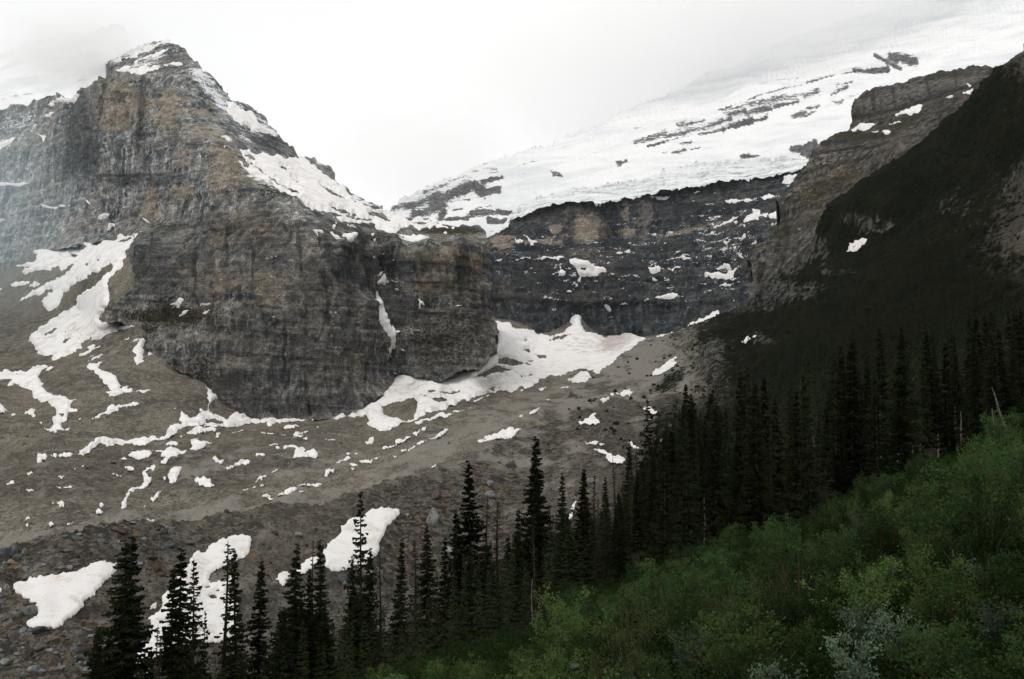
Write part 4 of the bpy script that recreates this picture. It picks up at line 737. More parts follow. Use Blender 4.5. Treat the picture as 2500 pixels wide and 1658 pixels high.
# --- dark hillside and banded cliffs
sn('N', 'J', 'lone bright lens of snow on the dark green hillside', '1000,685 1020,640 1070,595 1130,583 1170,592 1205,598 1170,635 1110,670 1060,690', 1.2)
sn('N', 'J', 'S', '200,1390 260,1355 270,1370 225,1400'); sn('N', 'J', 'S', '285,1360 320,1350 310,1360')
sn('B', 'F', 'broad snow shelf at the foot of the upper banded cliff', '1930,745 1990,715 2060,680 2120,678 2155,690 2120,710 2030,735', 1.2)
sn('B', 'S', 'slanting snow patch high on the grassy shelf of the banded cliffs', '2186,283 2218,267 2252,259 2249,270 2228,280', 1.)
for t_, q in (('F', '2260,680 2310,662 2365,668 2300,685'), ('F', '2210,750 2280,745 2250,770'), ('F', '2110,755 2180,745 2160,758'), ('S', '2350,227 2376,214 2371,225'), ('S', '2310,242 2330,236 2322,243'), ('S', '2358,200 2372,205 2366,210')): sn('B', t_, 'B', q)
# --- headwall
sn('W', 'E', 'large snow patch with rock windows on the middle of the headwall', '820,850 870,845 930,870 1060,910 1110,935 1110,965 1000,990 940,1000 910,990 905,1040 880,1040 885,980 850,920 820,890', 1.6, ('975,900 1030,900 1080,920 1020,915', '900,945 950,942 940,955'))
sn('W', 'E', 'cross shaped snow patch left of the large headwall patch', '735,915 750,945 775,960 780,995 720,1000 720,970 655,970 720,960', 1.6)
sn('W', 'E', 'long level snow ledge on the left of the headwall', '540,850 580,835 700,825 760,825 780,845 740,840 725,865 700,845 620,848', 1.6)
sn('W', 'E', 'slanting snow strip under the brown band of the headwall', '425,645 455,665 500,690 550,715 505,725 515,748 490,740 470,700', 1.6)
sn('W', 'E', 'flat topped snow ledge below the tan panel of the headwall', '1185,805 1240,790 1310,775 1355,795 1290,798 1220,806', 1.6)
sn('W', 'E', 'split snow patch right of the middle of the headwall', '1465,920 1510,925 1560,930 1640,935 1735,925 1735,940 1640,945 1560,965 1480,965', 1.6)
sn('W', 'E', 'broad snow shelf low on the right of the headwall', '1925,980 2000,965 2080,965 2190,925 2200,935 2160,990 2050,1003 1930,1003', 1.6)
sn('W', 'E', 'wedge of snow rising to the right low on the headwall', '1520,1195 1590,1170 1670,1130 1700,1140 1715,1185 1640,1195', 1.6)
sn('W', 'F', 'long bright snow ledge near the top right of the headwall', '905,1315 950,1300 1060,1305 1200,1280 1395,1250 1390,1275 1280,1290 1140,1310 1000,1335 930,1330', 1.6)
sn('W', 'F', 'jagged snow cluster on the right of the headwall', '1050,1490 1090,1440 1140,1420 1130,1380 1180,1385 1265,1410 1220,1440 1190,1470 1140,1480 1080,1508', 1.6)
sn('W', 'F', 'slanting snow streak beside the jagged headwall cluster', '810,1535 880,1500 1000,1450 1030,1445 960,1490 880,1520', 1.6)
sn('W', 'F', 'hooked snow patch under the glacier end beside the banded cliffs', '1365,1175 1410,1120 1500,1115 1535,1095 1500,1160 1440,1175', 1.6)
for q in ('370,850 490,845 490,855 380,858', '195,865 260,852 240,868', '350,665 385,690 430,695 420,715 385,720 365,695', '1510,905 1560,930 1520,920', '1605,858 1690,850 1760,835 1820,852 1750,865 1690,856', '2005,940 2060,910 2140,910 2150,930 2070,935', '2040,1065 2100,1035 2165,1050 2110,1065', '1435,1230 1470,1205 1475,1220', '1105,1240 1130,1235 1158,1275 1130,1280', '1230,1238 1270,1222 1295,1238', '585,1205 620,1198 760,1208 640,1212', '790,1140 820,1118 830,1142', '830,1100 865,1110 850,1112', '760,1038 795,1030 790,1042', '1465,348 1520,330 1600,325 1640,315 1630,340 1540,352', '1830,300 1860,290 1890,298',
          '1935,645 1980,630 2020,620 2000,645', '2080,720 2160,700 2130,725 2120,750 2100,740', '2225,710 2280,660 2280,700', '2195,805 2230,800 2255,850 2220,840', '1950,835 1985,820 1985,835', '2320,745 2365,720 2360,740', '1490,655 1530,645 1520,660', '1495,1000 1540,1025 1500,1028', '1120,890 1145,875 1130,890', '1145,970 1195,975 1160,985', '810,990 870,985 870,1000 830,1005', '780,940 830,935 820,948', '650,695 670,688 668,702', '580,672 605,672 595,678', '1015,1030 1045,1025 1040,1035', '1410,860 1430,870 1415,868', '2120,1015 2180,1000 2160,1020', '1890,1055 1940,1055 1930,1064', '2240,580 2270,575 2260,600', '1925,1150 1975,1130 1960,1140', '480,925 510,922 500,930', '2300,655 2330,650 2320,660', '2160,688 2190,683 2180,690'): sn('W', 'E', 'W', q)
for q in ('1270,1430 1330,1400 1360,1430 1360,1460 1290,1465', '1290,1510 1350,1490 1355,1505 1300,1520', '1415,1185 1450,1185 1430,1195', '1070,1525 1090,1522 1085,1545', '980,1490 1015,1482 995,1505'): sn('W', 'F', 'W', q)

def erode_noise(u, v, k): return fbm(u / k, v / k, u * 0, 3, 301)
def add_snow(i, land, tile, lab, s, thick, holes, jit):
    L = LAND[land]; base = pts(tile, s)
    ext = np.sqrt(abs(np.cross(base, np.roll(base, -1, 0)).sum()) / 2)
    jt = min(3.2, .12 * ext + .4) * jit
    rings = [rough(base, max(2., min(6, ext / 6)), jt, 500 + i)] + [rough(pts(tile if len(tile) == 1 else tile, h), 3., 1.4, 900 + i * 7 + j) for j, h in enumerate(holes)]
    st = float(np.clip(ext / 16, .8, 1.6))
    lo = base.min(0) - 3 * st; hi = base.max(0) + 3 * st
    U, V = np.meshgrid(np.arange(lo[0], hi[0], st), np.arange(lo[1], hi[1], st))
    ins = inside(U, V, rings)
    c = (ins[:-1, :-1].astype(int) + ins[1:, :-1] + ins[:-1, 1:] + ins[1:, 1:]) >= (2 if ext > 12 else 1)
    if not c.any(): return
    used = np.zeros(ins.shape, bool); used[:-1, :-1] |= c; used[1:, :-1] |= c; used[:-1, 1:] |= c; used[1:, 1:] |= c
    u, v = U[used], V[used]; ii = ins[used]
    nx, ny, d = nearest(u, v, rings)
    u = np.where(ii, u, nx); v = np.where(ii, v, ny); d = np.where(ii, d, 0)
    Y = L.at(u, v)[:, 1]; mpp = Y / F                              # metres per photograph pixel at this distance
    if land == 'N' and thick: thick *= .55
    t = (thick or min(1.6, .12 * ext * mpp.mean() + .35))
    if land in 'MW': t = t * 1.5 + 1.2
    h = t * sst(0, 1, d / max(1.2, min(7, ext * .22)))
    s_ = L.surf(u, v, True, 0); n = L.samp(L.N, u, v)
    lift = 0.35 if land != 'N' else .5
    pos = s_ + n * (h + lift - .9 * (d <= 0) * min(t, 1.))[:, None]
    pos += n * (fbm(pos[:, 0] / 14, pos[:, 1] / 14, pos[:, 2] / 14, 2, 305) * .35 * min(t, 2) * (d > 0))[:, None]
    idx = np.full(ins.shape, -1); idx[used] = np.arange(used.sum())
    q = np.stack([idx[:-1, :-1][c], idx[1:, :-1][c], idx[1:, 1:][c], idx[:-1, 1:][c]], 1)
    # drop faces stretched across a step in the terrain
    pq = pos[q]; span = (pq[:, :, 1].max(1) - pq[:, :, 1].min(1)); ok = span < 60 * np.maximum(mpp[q[:, 0]] * st, .05) + 6
    q = q[ok]
    if len(q) == 0: return
    dirt = blobs(u, v, [(1500, 838, 50, 26, .75, 20), (1470, 850, 90, 22, .4), (1180, 915, 60, 14, .35), (200, 800, 90, 40, .18), (498, 1000, 20, 22, .45), (1000, 950, 60, 30, .25)])
    me = new_mesh('snow_patch', pos, q, MAT['snow_near' if land == 'N' else 'snow'], True, dict(dirt=dirt))
    o = link('snow_patch', me)
    if lab in SHARED: tag(o, SHARED[lab][0], 'snow patch', SHARED[lab][1])
    else: tag(o, lab, 'snow patch', 'snow patches on the mountains')
for i, a in enumerate(SNOW): add_snow(i, *a)
# ---------------------------------------------------------------- boulders
def ico(sub):
    me = bpy.data.meshes.new('t'); import bmesh
    bm = bmesh.new(); bmesh.ops.create_icosphere(bm, subdivisions=sub, radius=1); bm.to_mesh(me); bm.free()
    V = np.empty(len(me.vertices) * 3); me.vertices.foreach_get('co', V)
    Fq = np.empty(len(me.polygons) * 3, np.int32); me.polygons.foreach_get('vertices', Fq)
    bpy.data.meshes.remove(me); return V.reshape(-1, 3), Fq.reshape(-1, 3)
def boulder_shape(seed, sub=4, blocky=.6, sc=(1, 1, 1)):
    V, Fq = ico(sub); r = np.random.default_rng(seed)
    # cut by random planes into a faceted block, then weather it
    for k in range(9):
        n = r.normal(size=3); n /= np.linalg.norm(n); d = r.uniform(.55, .85)
        e = V @ n - d; V = V - np.where(e > 0, e * blocky, 0)[:, None] * n
    n = V / np.linalg.norm(V, axis=1)[:, None]
    V = V + n * (fbm(V[:, 0] * 1.4 + seed, V[:, 1] * 1.4, V[:, 2] * 1.4, 4, 400 + seed) * .13)[:, None]
    V = V * np.array(sc); return V, Fq
PROTO_B = []
for k, (bl, sc) in enumerate([(.9, (1.1, .9, .75)), (.95, (1.35, .9, .6)), (.6, (1, 1, .85)), (.95, (.9, 1., .95)), (.8, (1.2, 1., .5)), (.9, (.8, .9, 1.1))]):
    V, Fq = boulder_shape(k * 13 + 2, 3, bl, sc); PROTO_B.append((V, Fq))
PB_ME = {(k, m): new_mesh('boulder', V, Fq, MAT[m], True) for k, (V, Fq) in enumerate(PROTO_B) for m in ('grey_stone', 'tan_stone', 'brown_stone')}
def put_boulder(u, v, rpx, k, m, label, group=None, land=None, sink=.35, rot=None, sc=(1, 1, 1)):
    L = land or L_N; p = L.surf(np.array([u]), np.array([v]))[0]; s = rpx * p[1] / F
    o = link('boulder', PB_ME[(k, m)]); o.location = (p[0], p[1], p[2] + s * .6 * sc[2] * (1 - 2 * sink)); o.scale = (s * sc[0], s * sc[1], s * sc[2])
    o.rotation_euler = rot or (RNG.uniform(-.3, .3), RNG.uniform(-.3, .3), RNG.uniform(0, 6.28)); tag(o, label, 'boulder', group)
    return o
for a in [(74, 1492, 20, 2, 'grey_stone', 'big smooth grey boulder at the lower left edge of the fan shaped snow patch'),
          (670, 1312, 9, 2, 'tan_stone', 'round orange boulder alone on the brown moraine bank'),
          (730, 1312, 10, 2, 'grey_stone', 'round pale grey boulder right of the orange one'),
          (773, 1340, 12, 5, 'brown_stone', 'upright brown boulder behind the bare thin spruce'),
          (733, 1368, 10, 3, 'grey_stone', 'small grey boulder above the slanting snow strip'),
          (837, 1396, 7, 2, 'tan_stone', 'small tan boulder on the lower edge of the tall steep snow patch'),
          (838, 1428, 19, 0, 'grey_stone', 'large tilted grey slab below the tall steep snow patch'),
          (1056, 1278, 26, 5, 'grey_stone', 'large pointed dark grey boulder on the rubble above the spruces'),
          (616, 1362, 11, 1, 'tan_stone', 'low tan boulder at the right of the long bent snow patch'),
          (566, 1374, 12, 1, 'tan_stone', 'pale tan boulder in the bend of the long bent snow patch'),
          (457, 1380, 9, 3, 'brown_stone', 'brown boulder at the upper left edge of the long bent snow patch'),
          (330, 1316, 9, 2, 'tan_stone', 'tan boulder at the crest behind the twin topped spruce'),
          (170, 1388, 10, 3, 'grey_stone', 'dark grey boulder on the upper edge of the fan shaped snow patch'),
          (108, 1542, 8, 1, 'tan_stone', 'small reddish boulder at the foot of the fan shaped snow patch'),
          (217, 1640, 14, 0, 'grey_stone', 'grey boulder at the bottom of the rubble field'),
          (238, 1642, 13, 3, 'brown_stone', 'brown boulder at the bottom of the rubble field'),
          (994, 1263, 8, 0, 'grey_stone', 'flat pale boulder right of the tall steep snow patch'),
          (962, 1212, 8, 1, 'brown_stone', 'flat brown boulder on the moraine bank above the tall steep snow patch'),
          (552, 1258, 8, 3, 'grey_stone', 'grey boulder perched on the moraine crest'),
          (385, 1294, 12, 4, 'grey_stone', 'broad pale slab on the moraine crest near the snow sliver'),
          (1195, 1190, 11, 3, 'grey_stone', 'bluish boulder behind the tall dark spruce'), (85, 1478, 8, 0, 'brown_stone', 'dark stone perched above the big smooth grey boulder'),
          (520, 1457, 9, 3, 'brown_stone', 'dark boulder showing through the long bent snow patch')]: put_boulder(*a)
# loose boulders of the rubble field: the largest singly
n_b = 0; tries = 0; cand = []
while len(cand) < 1500 and tries < 40000:
    tries += 1
    z = RNG.random()
    if z < .62: u, v = RNG.uniform(-30, 420), RNG.uniform(1285, 1690)
    elif z < .8: u, v = RNG.uniform(300, 1150), RNG.uniform(1200, 1500)
    else: u, v = RNG.uniform(1000, 1560), RNG.uniform(1060, 1420)
    if not inside(np.array([u]), np.array([v]), L_N.rings)[0]: continue
    dn = float(np.clip(blobs(np.array([u]), np.array([v]), [(60, 1400, 330, 70, 1, 14), (90, 1620, 330, 110, 1), (60, 1540, 60, 80, 1), (1250, 1180, 260, 110, .7, 20), (1100, 1330, 200, 120, .8), (700, 1450, 300, 70, .6)])[0], .14, 1))
    if RNG.random() > dn: continue
    r = min(14., 2.2 * RNG.pareto(2.4) + 2.1) * (1.25 if u < 420 else 1)
    cand.append((r, u, v))
cand.sort(reverse=True)
def in_snow(u, v):
    return any(inside(np.array([u]), np.array([v]), [pts(t, s)])[0] for l, t, lab, s, *_ in SNOW if l == 'N' and t in 'KL')
cand = [c for c in cand if not in_snow(c[1], c[2])]
for r, u, v in cand[:270]:
    m = RNG.choice(['grey_stone', 'grey_stone', 'brown_stone', 'tan_stone'], p=[.4, .3, .22, .08])
    zone = ('loose boulder in the rubble field left of the front spruces' if u < 420 else 'loose boulder on the moraine bank behind the front spruces') if v > 1200 and u < 1000 else 'loose boulder on the rubble below the scree hillside'
    put_boulder(u, v, r, int(RNG.integers(6)), m, zone, zone.replace('loose boulder', 'loose boulders'), None, .3, None, tuple(RNG.uniform(.75, 1.3, 3)))
# everything smaller: one mass of rubble
def merged(name, protos, items, mats, label, cat):
    """items: (proto, location, scale3, rotz, material slot)"""
    Vs, Fs, Ms, off = [], [], [], 0
    for k, loc, sc, rz, ms in items:
        V, Fq = protos[k]; c, s = math.cos(rz), math.sin(rz)
        W = V * np.array(sc); W = np.stack([W[:, 0] * c - W[:, 1] * s, W[:, 0] * s + W[:, 1] * c, W[:, 2]], 1) + loc
        Vs.append(W); Fs.append(Fq + off); Ms.append(np.full(len(Fq), ms, np.int32)); off += len(V)
    me = new_mesh(name, np.concatenate(Vs), np.concatenate(Fs), None, True)
    for m in mats: me.materials.append(m)
    me.polygons.foreach_set('material_index', np.concatenate(Ms))
    return tag(link(name, me), label, cat, None, 'stuff')
SMALL = [boulder_shape(100 + k, 1, .9, tuple(np.random.default_rng(k).uniform(.6, 1.2, 3))) for k in range(8)]
uu = np.concatenate([RNG.uniform(-60, 450, 9000), RNG.uniform(300, 1250, 9000), RNG.uniform(900, 1650, 8000)])
vv = np.concatenate([RNG.uniform(1280, 1700, 9000), RNG.uniform(1180, 1640, 9000), RNG.uniform(1000, 1450, 8000)])
ok = inside(uu, vv, L_N.rings) & (RNG.random(len(uu)) < np.clip(.25 + blobs(uu, vv, [(100, 1420, 400, 90, 1, 14), (100, 1620, 380, 120, 1), (1200, 1180, 300, 130, .7, 20), (1100, 1350, 250, 130, .8)]), 0, 1))
ok &= ~np.logical_or.reduce([inside(uu, vv, [pts(t, s)]) for l, t, lab, s, *_ in SNOW if l == 'N' and len(t) == 1])
uu, vv = uu[ok], vv[ok]; pp = L_N.surf(uu, vv)
it = []
for p, u in zip(pp, uu):
    s = min(5., .9 + .8 * RNG.pareto(2.2)) * p[1] / F
    it.append((int(RNG.integers(8)), p, s * RNG.uniform(.8, 1.3, 3), RNG.uniform(0, 6.3), int(RNG.choice(3, p=[.55, .13, .32]))))
merged('rubble', SMALL, it, [MAT['grey_stone'], MAT['tan_stone'], MAT['brown_stone']], 'small broken stones littering the moraine bank and rubble field', 'rubble')
# stones on the valley floor
uu = RNG.uniform(-40, 1300, 6000); vv = RNG.uniform(1010, 1330, 6000)
ok = inside(uu, vv, L_F.rings) & (RNG.random(6000) < np.clip(.2 + blobs(uu, vv, [(250, 1160, 320, 70, .8), (650, 1120, 300, 60, .5), (880, 1050, 120, 40, .6)]), 0, 1))
ok &= ~np.logical_or.reduce([inside(uu, vv, [pts(t, s)]) for l, t, lab, s, *_ in SNOW if l == 'F' and len(t) == 1 and t != 'B'])
pp = L_F.surf(uu[ok], vv[ok])
it = [(int(RNG.integers(8)), p, min(6.5, .9 + .95 * RNG.pareto(2.1)) * p[1] / F * RNG.uniform(.8, 1.3, 3), RNG.uniform(0, 6.3), int(RNG.choice(3, p=[.5, .1, .4]))) for p in pp]
merged('glacier_debris', SMALL, it, [MAT['grey_stone'], MAT['tan_stone'], MAT['brown_stone']], 'scattered stones on the gravel covered valley floor', 'rubble')
for u, v, r, lab in [(225, 1149, 14, 'dark flat boulder on the left of the valley floor'), (362, 1163, 9, 'dark boulder circled by the winding snow ribbon'), (275, 1130, 9, 'dark low outcrop above the valley floor boulders'), (355, 1132, 8, 'dark stone below the branching snow patch'), (320, 1156, 6, 'small dark stone on the valley floor left of the snow ribbon')]:
    put_boulder(u, v, r, 4, 'brown_stone', lab, None, L_F, .35, None, (1.1, .8, .7))
# ---------------------------------------------------------------- spruces and firs
def tube(path, rad, sides=7):
    path = np.asarray(path, float); n = len(path); V = []; Fq = []
    for i in range(n):
        t = path[min(i + 1, n - 1)] - path[max(i - 1, 0)]; t /= np.linalg.norm(t) + 1e-9
        a = np.cross(t, (0, 1, 0) if abs(t[1]) < .9 else (1, 0, 0)); a /= np.linalg.norm(a); b = np.cross(t, a)
        for k in range(sides):
            th = 2 * math.pi * k / sides; V.append(path[i] + rad[i] * (math.cos(th) * a + math.sin(th) * b))
    for i in range(n - 1):
        for k in range(sides):
            Fq.append((i * sides + k, i * sides + (k + 1) % sides, (i + 1) * sides + (k + 1) % sides, (i + 1) * sides + k))
    return np.array(V), np.array(Fq)

def spruce_mesh(seed, H=15., R=1.5, gap=.36, per=7, clumps=7, thin=1., droop=.35, base=.06, bare=0., width=1., lite=False):
    """crown made of tiers of drooping boughs, every bough a spray of needle clumps; returns crown V,F and trunk V,F"""
    r = np.random.default_rng(seed); V = []; Fq = []
    z = H * base; tier = 0
    lean = r.normal(0, .006, 2)
    def axis(zz): return np.array([lean[0] * zz + .03 * math.sin(zz * .5 + seed), lean[1] * zz, zz])
    while z < H * .985:
        f = z / H
        prof = (1 - f) ** 1.05 * (.7 + .3 * min(1, f / .15))
        L0 = R * prof * (1 + .22 * math.sin(tier * 1.7 + seed) * r.random()) + .07
        m = max(3, int(per * (.55 + .45 * prof)))
        a0 = r.uniform(0, 6.28)
        for k in range(m):
            if r.random() < bare: continue
            a = a0 + 2 * math.pi * k / m + r.normal(0, .22); L = L0 * r.uniform(.4, 1.25)
            d = np.array([math.cos(a), math.sin(a), 0]); side = np.array([-math.sin(a), math.cos(a), 0])
            o = axis(z + r.normal(0, .17))
            nn = max(2, int(clumps * (.4 + .6 * L / (R + 1e-6))))
            for j in range(nn):
                s = (j + .65 + r.uniform(-.2, .2)) / nn
                if thin < 1 and r.random() > thin: continue
                q = o + d * L * s + np.array([0, 0, -droop * L * s + .30 * L * s ** 3 * (1 if f > .3 else .7) + (.25 * L if f > .85 else 0) * s])
                wlen = (.16 + .20 * (1 - s) * L + .05) * r.uniform(.7, 1.3) * width
                for sg in (-1, 1):
                    tip = q + (side * sg * .85 + d * .6) * wlen + np.array([0, 0, -.20 * wlen + r.normal(0, .05)])
                    wd = d * wlen * .30; up = np.array([0, 0, .10 * wlen + .03])
                    b = len(V); V += [q - wd * .6, q + wd, tip + wd * .35 - up, tip - wd * .5 - up]; Fq.append((b, b + 1, b + 2, b + 3))
                if not lite:
                    hang = q + d * .1 + np.array([0, 0, -(.16 + .12 * L) * r.uniform(.5, 1.2)])
                    b = len(V); V += [q - d * .16 - side * .03, q + d * .18 + side * .03, hang + d * .05, hang - d * .06]; Fq.append((b, b + 1, b + 2, b + 3))
            # leading shoot of the bough
            q = o + d * L * .55 + np.array([0, 0, -droop * L * .55]); tip = o + d * (L * 1.06 + .06) + np.array([0, 0, -droop * L * .9 + .22 * L])
            b = len(V); V += [q - side * .07 * width, q + side * .07 * width, tip + side * .02, tip - side * .02]; Fq.append((b, b + 1, b + 2, b + 3))
        z += gap * (1.1 - .55 * f) * r.uniform(.75, 1.25); tier += 1
    # leader
    for k in range(3):
        a = k * 2.1; s = np.array([math.cos(a), math.sin(a), 0]) * .05; p0, p1 = axis(H * .93), axis(H * 1.005)
        b = len(V); V += [p0 - s, p0 + s, p1 + s * .2, p1 - s * .2]; Fq.append((b, b + 1, b + 2, b + 3))
    zs = np.linspace(-.6, H * .98, 9)
    tv, tf = tube([axis(q) for q in zs], [max(.012, .0125 * H * (1 - q / H) ** .9 + .01) for q in np.clip(zs, 0, H)], 7)
    return np.array(V), np.array(Fq), tv, tf
# kinds: 0-3 dense spires, 4 open branchy, 5 thin sparse dry, 6 broad ragged, 7 bare pole with tufts
KIND = [dict(seed=1, R=2.3, clumps=9), dict(seed=2, R=2.7, droop=.42, clumps=10), dict(seed=3, R=1.9, gap=.33, clumps=8), dict(seed=4, R=2.9, gap=.36, clumps=10), dict(seed=5, R=2.7, gap=.5, thin=.78, per=6, clumps=8, droop=.2), dict(seed=6, R=.85, gap=.42, thin=.5, per=5, bare=.2, clumps=5), dict(seed=7, R=3.3, gap=.38, per=9, clumps=11), dict(seed=8, R=.55, gap=.7, thin=.55, per=4, bare=.45, clumps=4),
        dict(seed=9, R=2.2, gap=.5, thin=.85, bare=.15, clumps=8, base=.16), dict(seed=10, R=3.0, gap=.34, clumps=11, droop=.5), dict(seed=11, R=1.5, gap=.45, thin=.8, bare=.1, base=.2), dict(seed=12, R=2.5, gap=.46, thin=.9, per=8, droop=.15, clumps=9)]
CROWN, TRUNK, LOW = [], [], []
for k, kw in enumerate(KIND):
    cv_, cf, tv, tf = spruce_mesh(H=15., **kw)
    CROWN.append(new_mesh('crown', cv_, cf, MAT['needle_dry' if k in (5, 7) else 'needle'], False)); TRUNK.append(new_mesh('trunk', tv, tf, MAT['bark'], True))
for k in range(5):
    cv_, cf, tv, tf = spruce_mesh(seed=40 + k, H=15., R=1.8 + .3 * k, gap=.75, per=5, clumps=4, width=1.5, lite=True); LOW.append((cv_, cf))
def spruce(x, y, z, h, k, label, group=None, wide=1.):
    o = link('spruce_tree', None, None, (x, y, z)); s = h / 15.
    o.scale = (s * wide, s * wide, s); o.rotation_euler = (RNG.normal(0, .018), RNG.normal(0, .018), RNG.uniform(0, 6.28))
    link('crown', CROWN[k], o); link('trunk', TRUNK[k], o); tag(o, label, 'spruce', group)
    return o
# front trees read off the photograph: (u of the top, v of the top, distance, kind, width, label)
FRONT = [(314, 1318, 74, 1, 1.35, 'left top of the dark twin topped spruce pair at the far left'), (328, 1313, 76, 2, 1.2, 'right top of the dark twin topped spruce pair at the far left'),
         (425, 1386, 74, 0, 1., 'shorter spruce leaning against the left side of the dense spire over the bent snow patch'), (445, 1339, 77, 1, 1.05, 'dense pointed spruce rising in the middle of the long bent snow patch'), (482, 1363, 72, 4, .95, 'open branched spruce showing snow through its boughs'),
         (553, 1318, 80, 5, 1.1, 'thin half bare brown spruce in front of the long bent snow patch'), (590, 1339, 78, 2, .95, 'slim dark spruce at the right edge of the long bent snow patch'), (636, 1369, 80, 0, .95, 'slim spruce just right of the long bent snow patch'),
         (380, 1525, 70, 5, 1., 'small scraggly sapling spruce against the lower snow at left'), (390, 1562, 69, 5, 1., 'smallest sapling spruce beside the scraggly one'), (497, 1490, 70, 4, .6, 'small open spruce below the open branched one'),
         (714, 1327, 82, 1, .95, 'bushy spruce in front of the pointed snow scrap'), (763, 1318, 86, 7, 1., 'bare thin pole of a spruce left of the tall steep snow patch'), (785, 1318, 84, 2, 1., 'slender spruce at the left edge of the tall steep snow patch'),
         (752, 1390, 82, 3, .8, 'low broad spruce under the slanting snow strip'), (886, 1194, 88, 4, .8, 'tallest front spruce silhouetted on the tall steep snow patch'), (905, 1336, 84, 0, .9, 'shorter spruce at the right foot of the tallest front spruce'), (863, 1360, 84, 3, .75, 'low spruce at the left foot of the tallest front spruce'),
         (934, 1333, 90, 7, 1., 'thin bare spruce right of the tall steep snow patch'), (976, 1315, 90, 2, .9, 'narrow spruce in front of the dark rubble'), (1020, 1312, 92, 5, 1., 'sparse thin spruce between two darker ones on the rubble'), (1047, 1280, 94, 1, .9, 'dark spruce below the large pointed boulder'), (1085, 1312, 92, 2, .9, 'short dark spruce right of the large pointed boulder'),
         (1121, 1244, 96, 0, .9, 'dark spruce left of the tall ragged spire'), (1152, 1126, 98, 3, .85, 'tall ragged dark spire in the middle of the front row'), (1183, 1209, 98, 7, 1.1, 'thin bare spruce right of the tall ragged spire'), (1213, 1220, 100, 5, 1.2, 'sparse spruce between the two tallest dark spires'), (1258, 1244, 98, 2, .95, 'slim spruce left of the black twin spires'),
         (1302, 1100, 100, 1, .85, 'left one of the tall black twin spires'), (1319, 1066, 102, 2, .95, 'right taller one of the tall black twin spires'), (1340, 1230, 102, 4, .7, 'ragged open spruce right of the black twin spires'), (1367, 1154, 108, 2, .85, 'slim spruce left of the narrow snow sliver'), (1418, 1145, 112, 0, .8, 'left one of the dark pair right of the narrow snow sliver'), (1427, 1146, 113, 2, .9, 'right one of the dark pair right of the narrow snow sliver'),
         (1446, 1158, 118, 5, 1.2, 'sparse spruce right of the dark pair by the snow sliver'), (1473, 1165, 120, 2, .9, 'small spire below the boat shaped snow patch'), (1504, 1116, 124, 7, 1.2, 'thin bare spire in front of the boat shaped snow patch'), (1527, 1074, 128, 2, .75, 'thin spire at the right end of the boat shaped snow patch'), (1541, 1084, 130, 7, 1.2, 'left thin pole beside the bare topped pair'), (1550, 1088, 131, 7, 1.2, 'right thin pole beside the bare topped pair'),
         (1584, 973, 150, 4, .8, 'tall bare topped spruce in front of the half hidden snow patch'), (1601, 1024, 152, 4, .8, 'shorter companion of the tall bare topped spruce'), (1627, 1022, 158, 2, .6, 'needle thin dark spire right of the bare topped pair'), (1671, 936, 170, 6, .75, 'broad shouldered dark spruce on the forest edge'), (1690, 960, 172, 6, .7, 'second broad dark spruce behind the forest edge')]
for u, v, Y, k, wd, lab in FRONT:
    p = P(u, v, Y); g = float(ground_z(p[0], p[1])); spruce(p[0], p[1], g - .2, p[2] - g + .2, k, lab, 'spruces of the front row', wd * (1.28 if u > 1000 else 1.12))
# the rest of the front stand fills in below those tops
def top_line(u): return np.interp(u, [250, 420, 640, 700, 880, 1000, 1150, 1300, 1450, 1550, 1650, 1750, 1900, 2100, 2300, 2500], [1520, 1500, 1470, 1450, 1440, 1420, 1330, 1260, 1210, 1150, 1010, 900, 860, 870, 860, 830])
stand = []
for i in range(3600):
    u = RNG.uniform(255, 1760); Y = 70 + 40 * RNG.random() + max(0, (u - 1250) * .09) + max(0, (u - 1400) * .12) * RNG.random()
    x = (u - 1250) / F * Y; g = float(ground_z(x, Y)); h = RNG.uniform(4., 14.)
    tv_ = 1057 - (g + h) / Y * F
    if tv_ < top_line(u) - 12 or (330 < u < 690 and tv_ < 1560): continue
    if any((x - a) ** 2 + (Y - b) ** 2 < 1.3 ** 2 for a, b, *_ in stand): continue
    stand.append((x, Y, g, h))
print('stand', len(stand))
for x, Y, g, h in sorted(stand, key=lambda e: -e[3])[:150]:
    spruce(x, Y, g - .2, h, int(RNG.choice([0, 1, 2, 3, 4, 5, 6, 8, 9, 10, 11])), 'dark spruce in the thick of the front stand', 'spruces filling the front stand', RNG.uniform(1.0, 1.45))
# forest climbing the dark hillside on the right
FOREST = [(1480, 1260), (1560, 1180), (1640, 1090), (1700, 1010), (1730, 930), (1770, 880), (1830, 840), (1900, 800), (2000, 740), (2150, 690), (2350, 640), (2560, 560), (3000, 400), (3000, 1100), (2560, 1160), (2300, 1230), (2100, 1300), (1900, 1380), (1700, 1450), (1550, 1500), (1420, 1440)]
fr = [np.array(FOREST, float)]
trees = []
for i in range(22000):
    u, v = RNG.uniform(1420, 3000), RNG.uniform(400, 1500)
    if not inside(np.array([u]), np.array([v]), fr)[0]: continue
    sp = np.interp(v, [600, 750, 1000, 1300, 1500], [11, 8, 12, 24, 30])
    if RNG.random() > np.interp(v - np.interp(u, [1700, 2000, 2560], [900, 760, 600]), [0, 120], [.25, 1]): continue
    if any(abs(u - a) < sp and abs(v - b) < sp * .6 for a, b in trees): continue
    trees.append((u, v))
tu = np.array(trees); tp = L_N.surf(tu[:, 0], tu[:, 1])
hh = RNG.uniform(9, 23, len(tu)) * np.interp(tu[:, 1], [600, 800, 1000], [.45, .8, 1.])
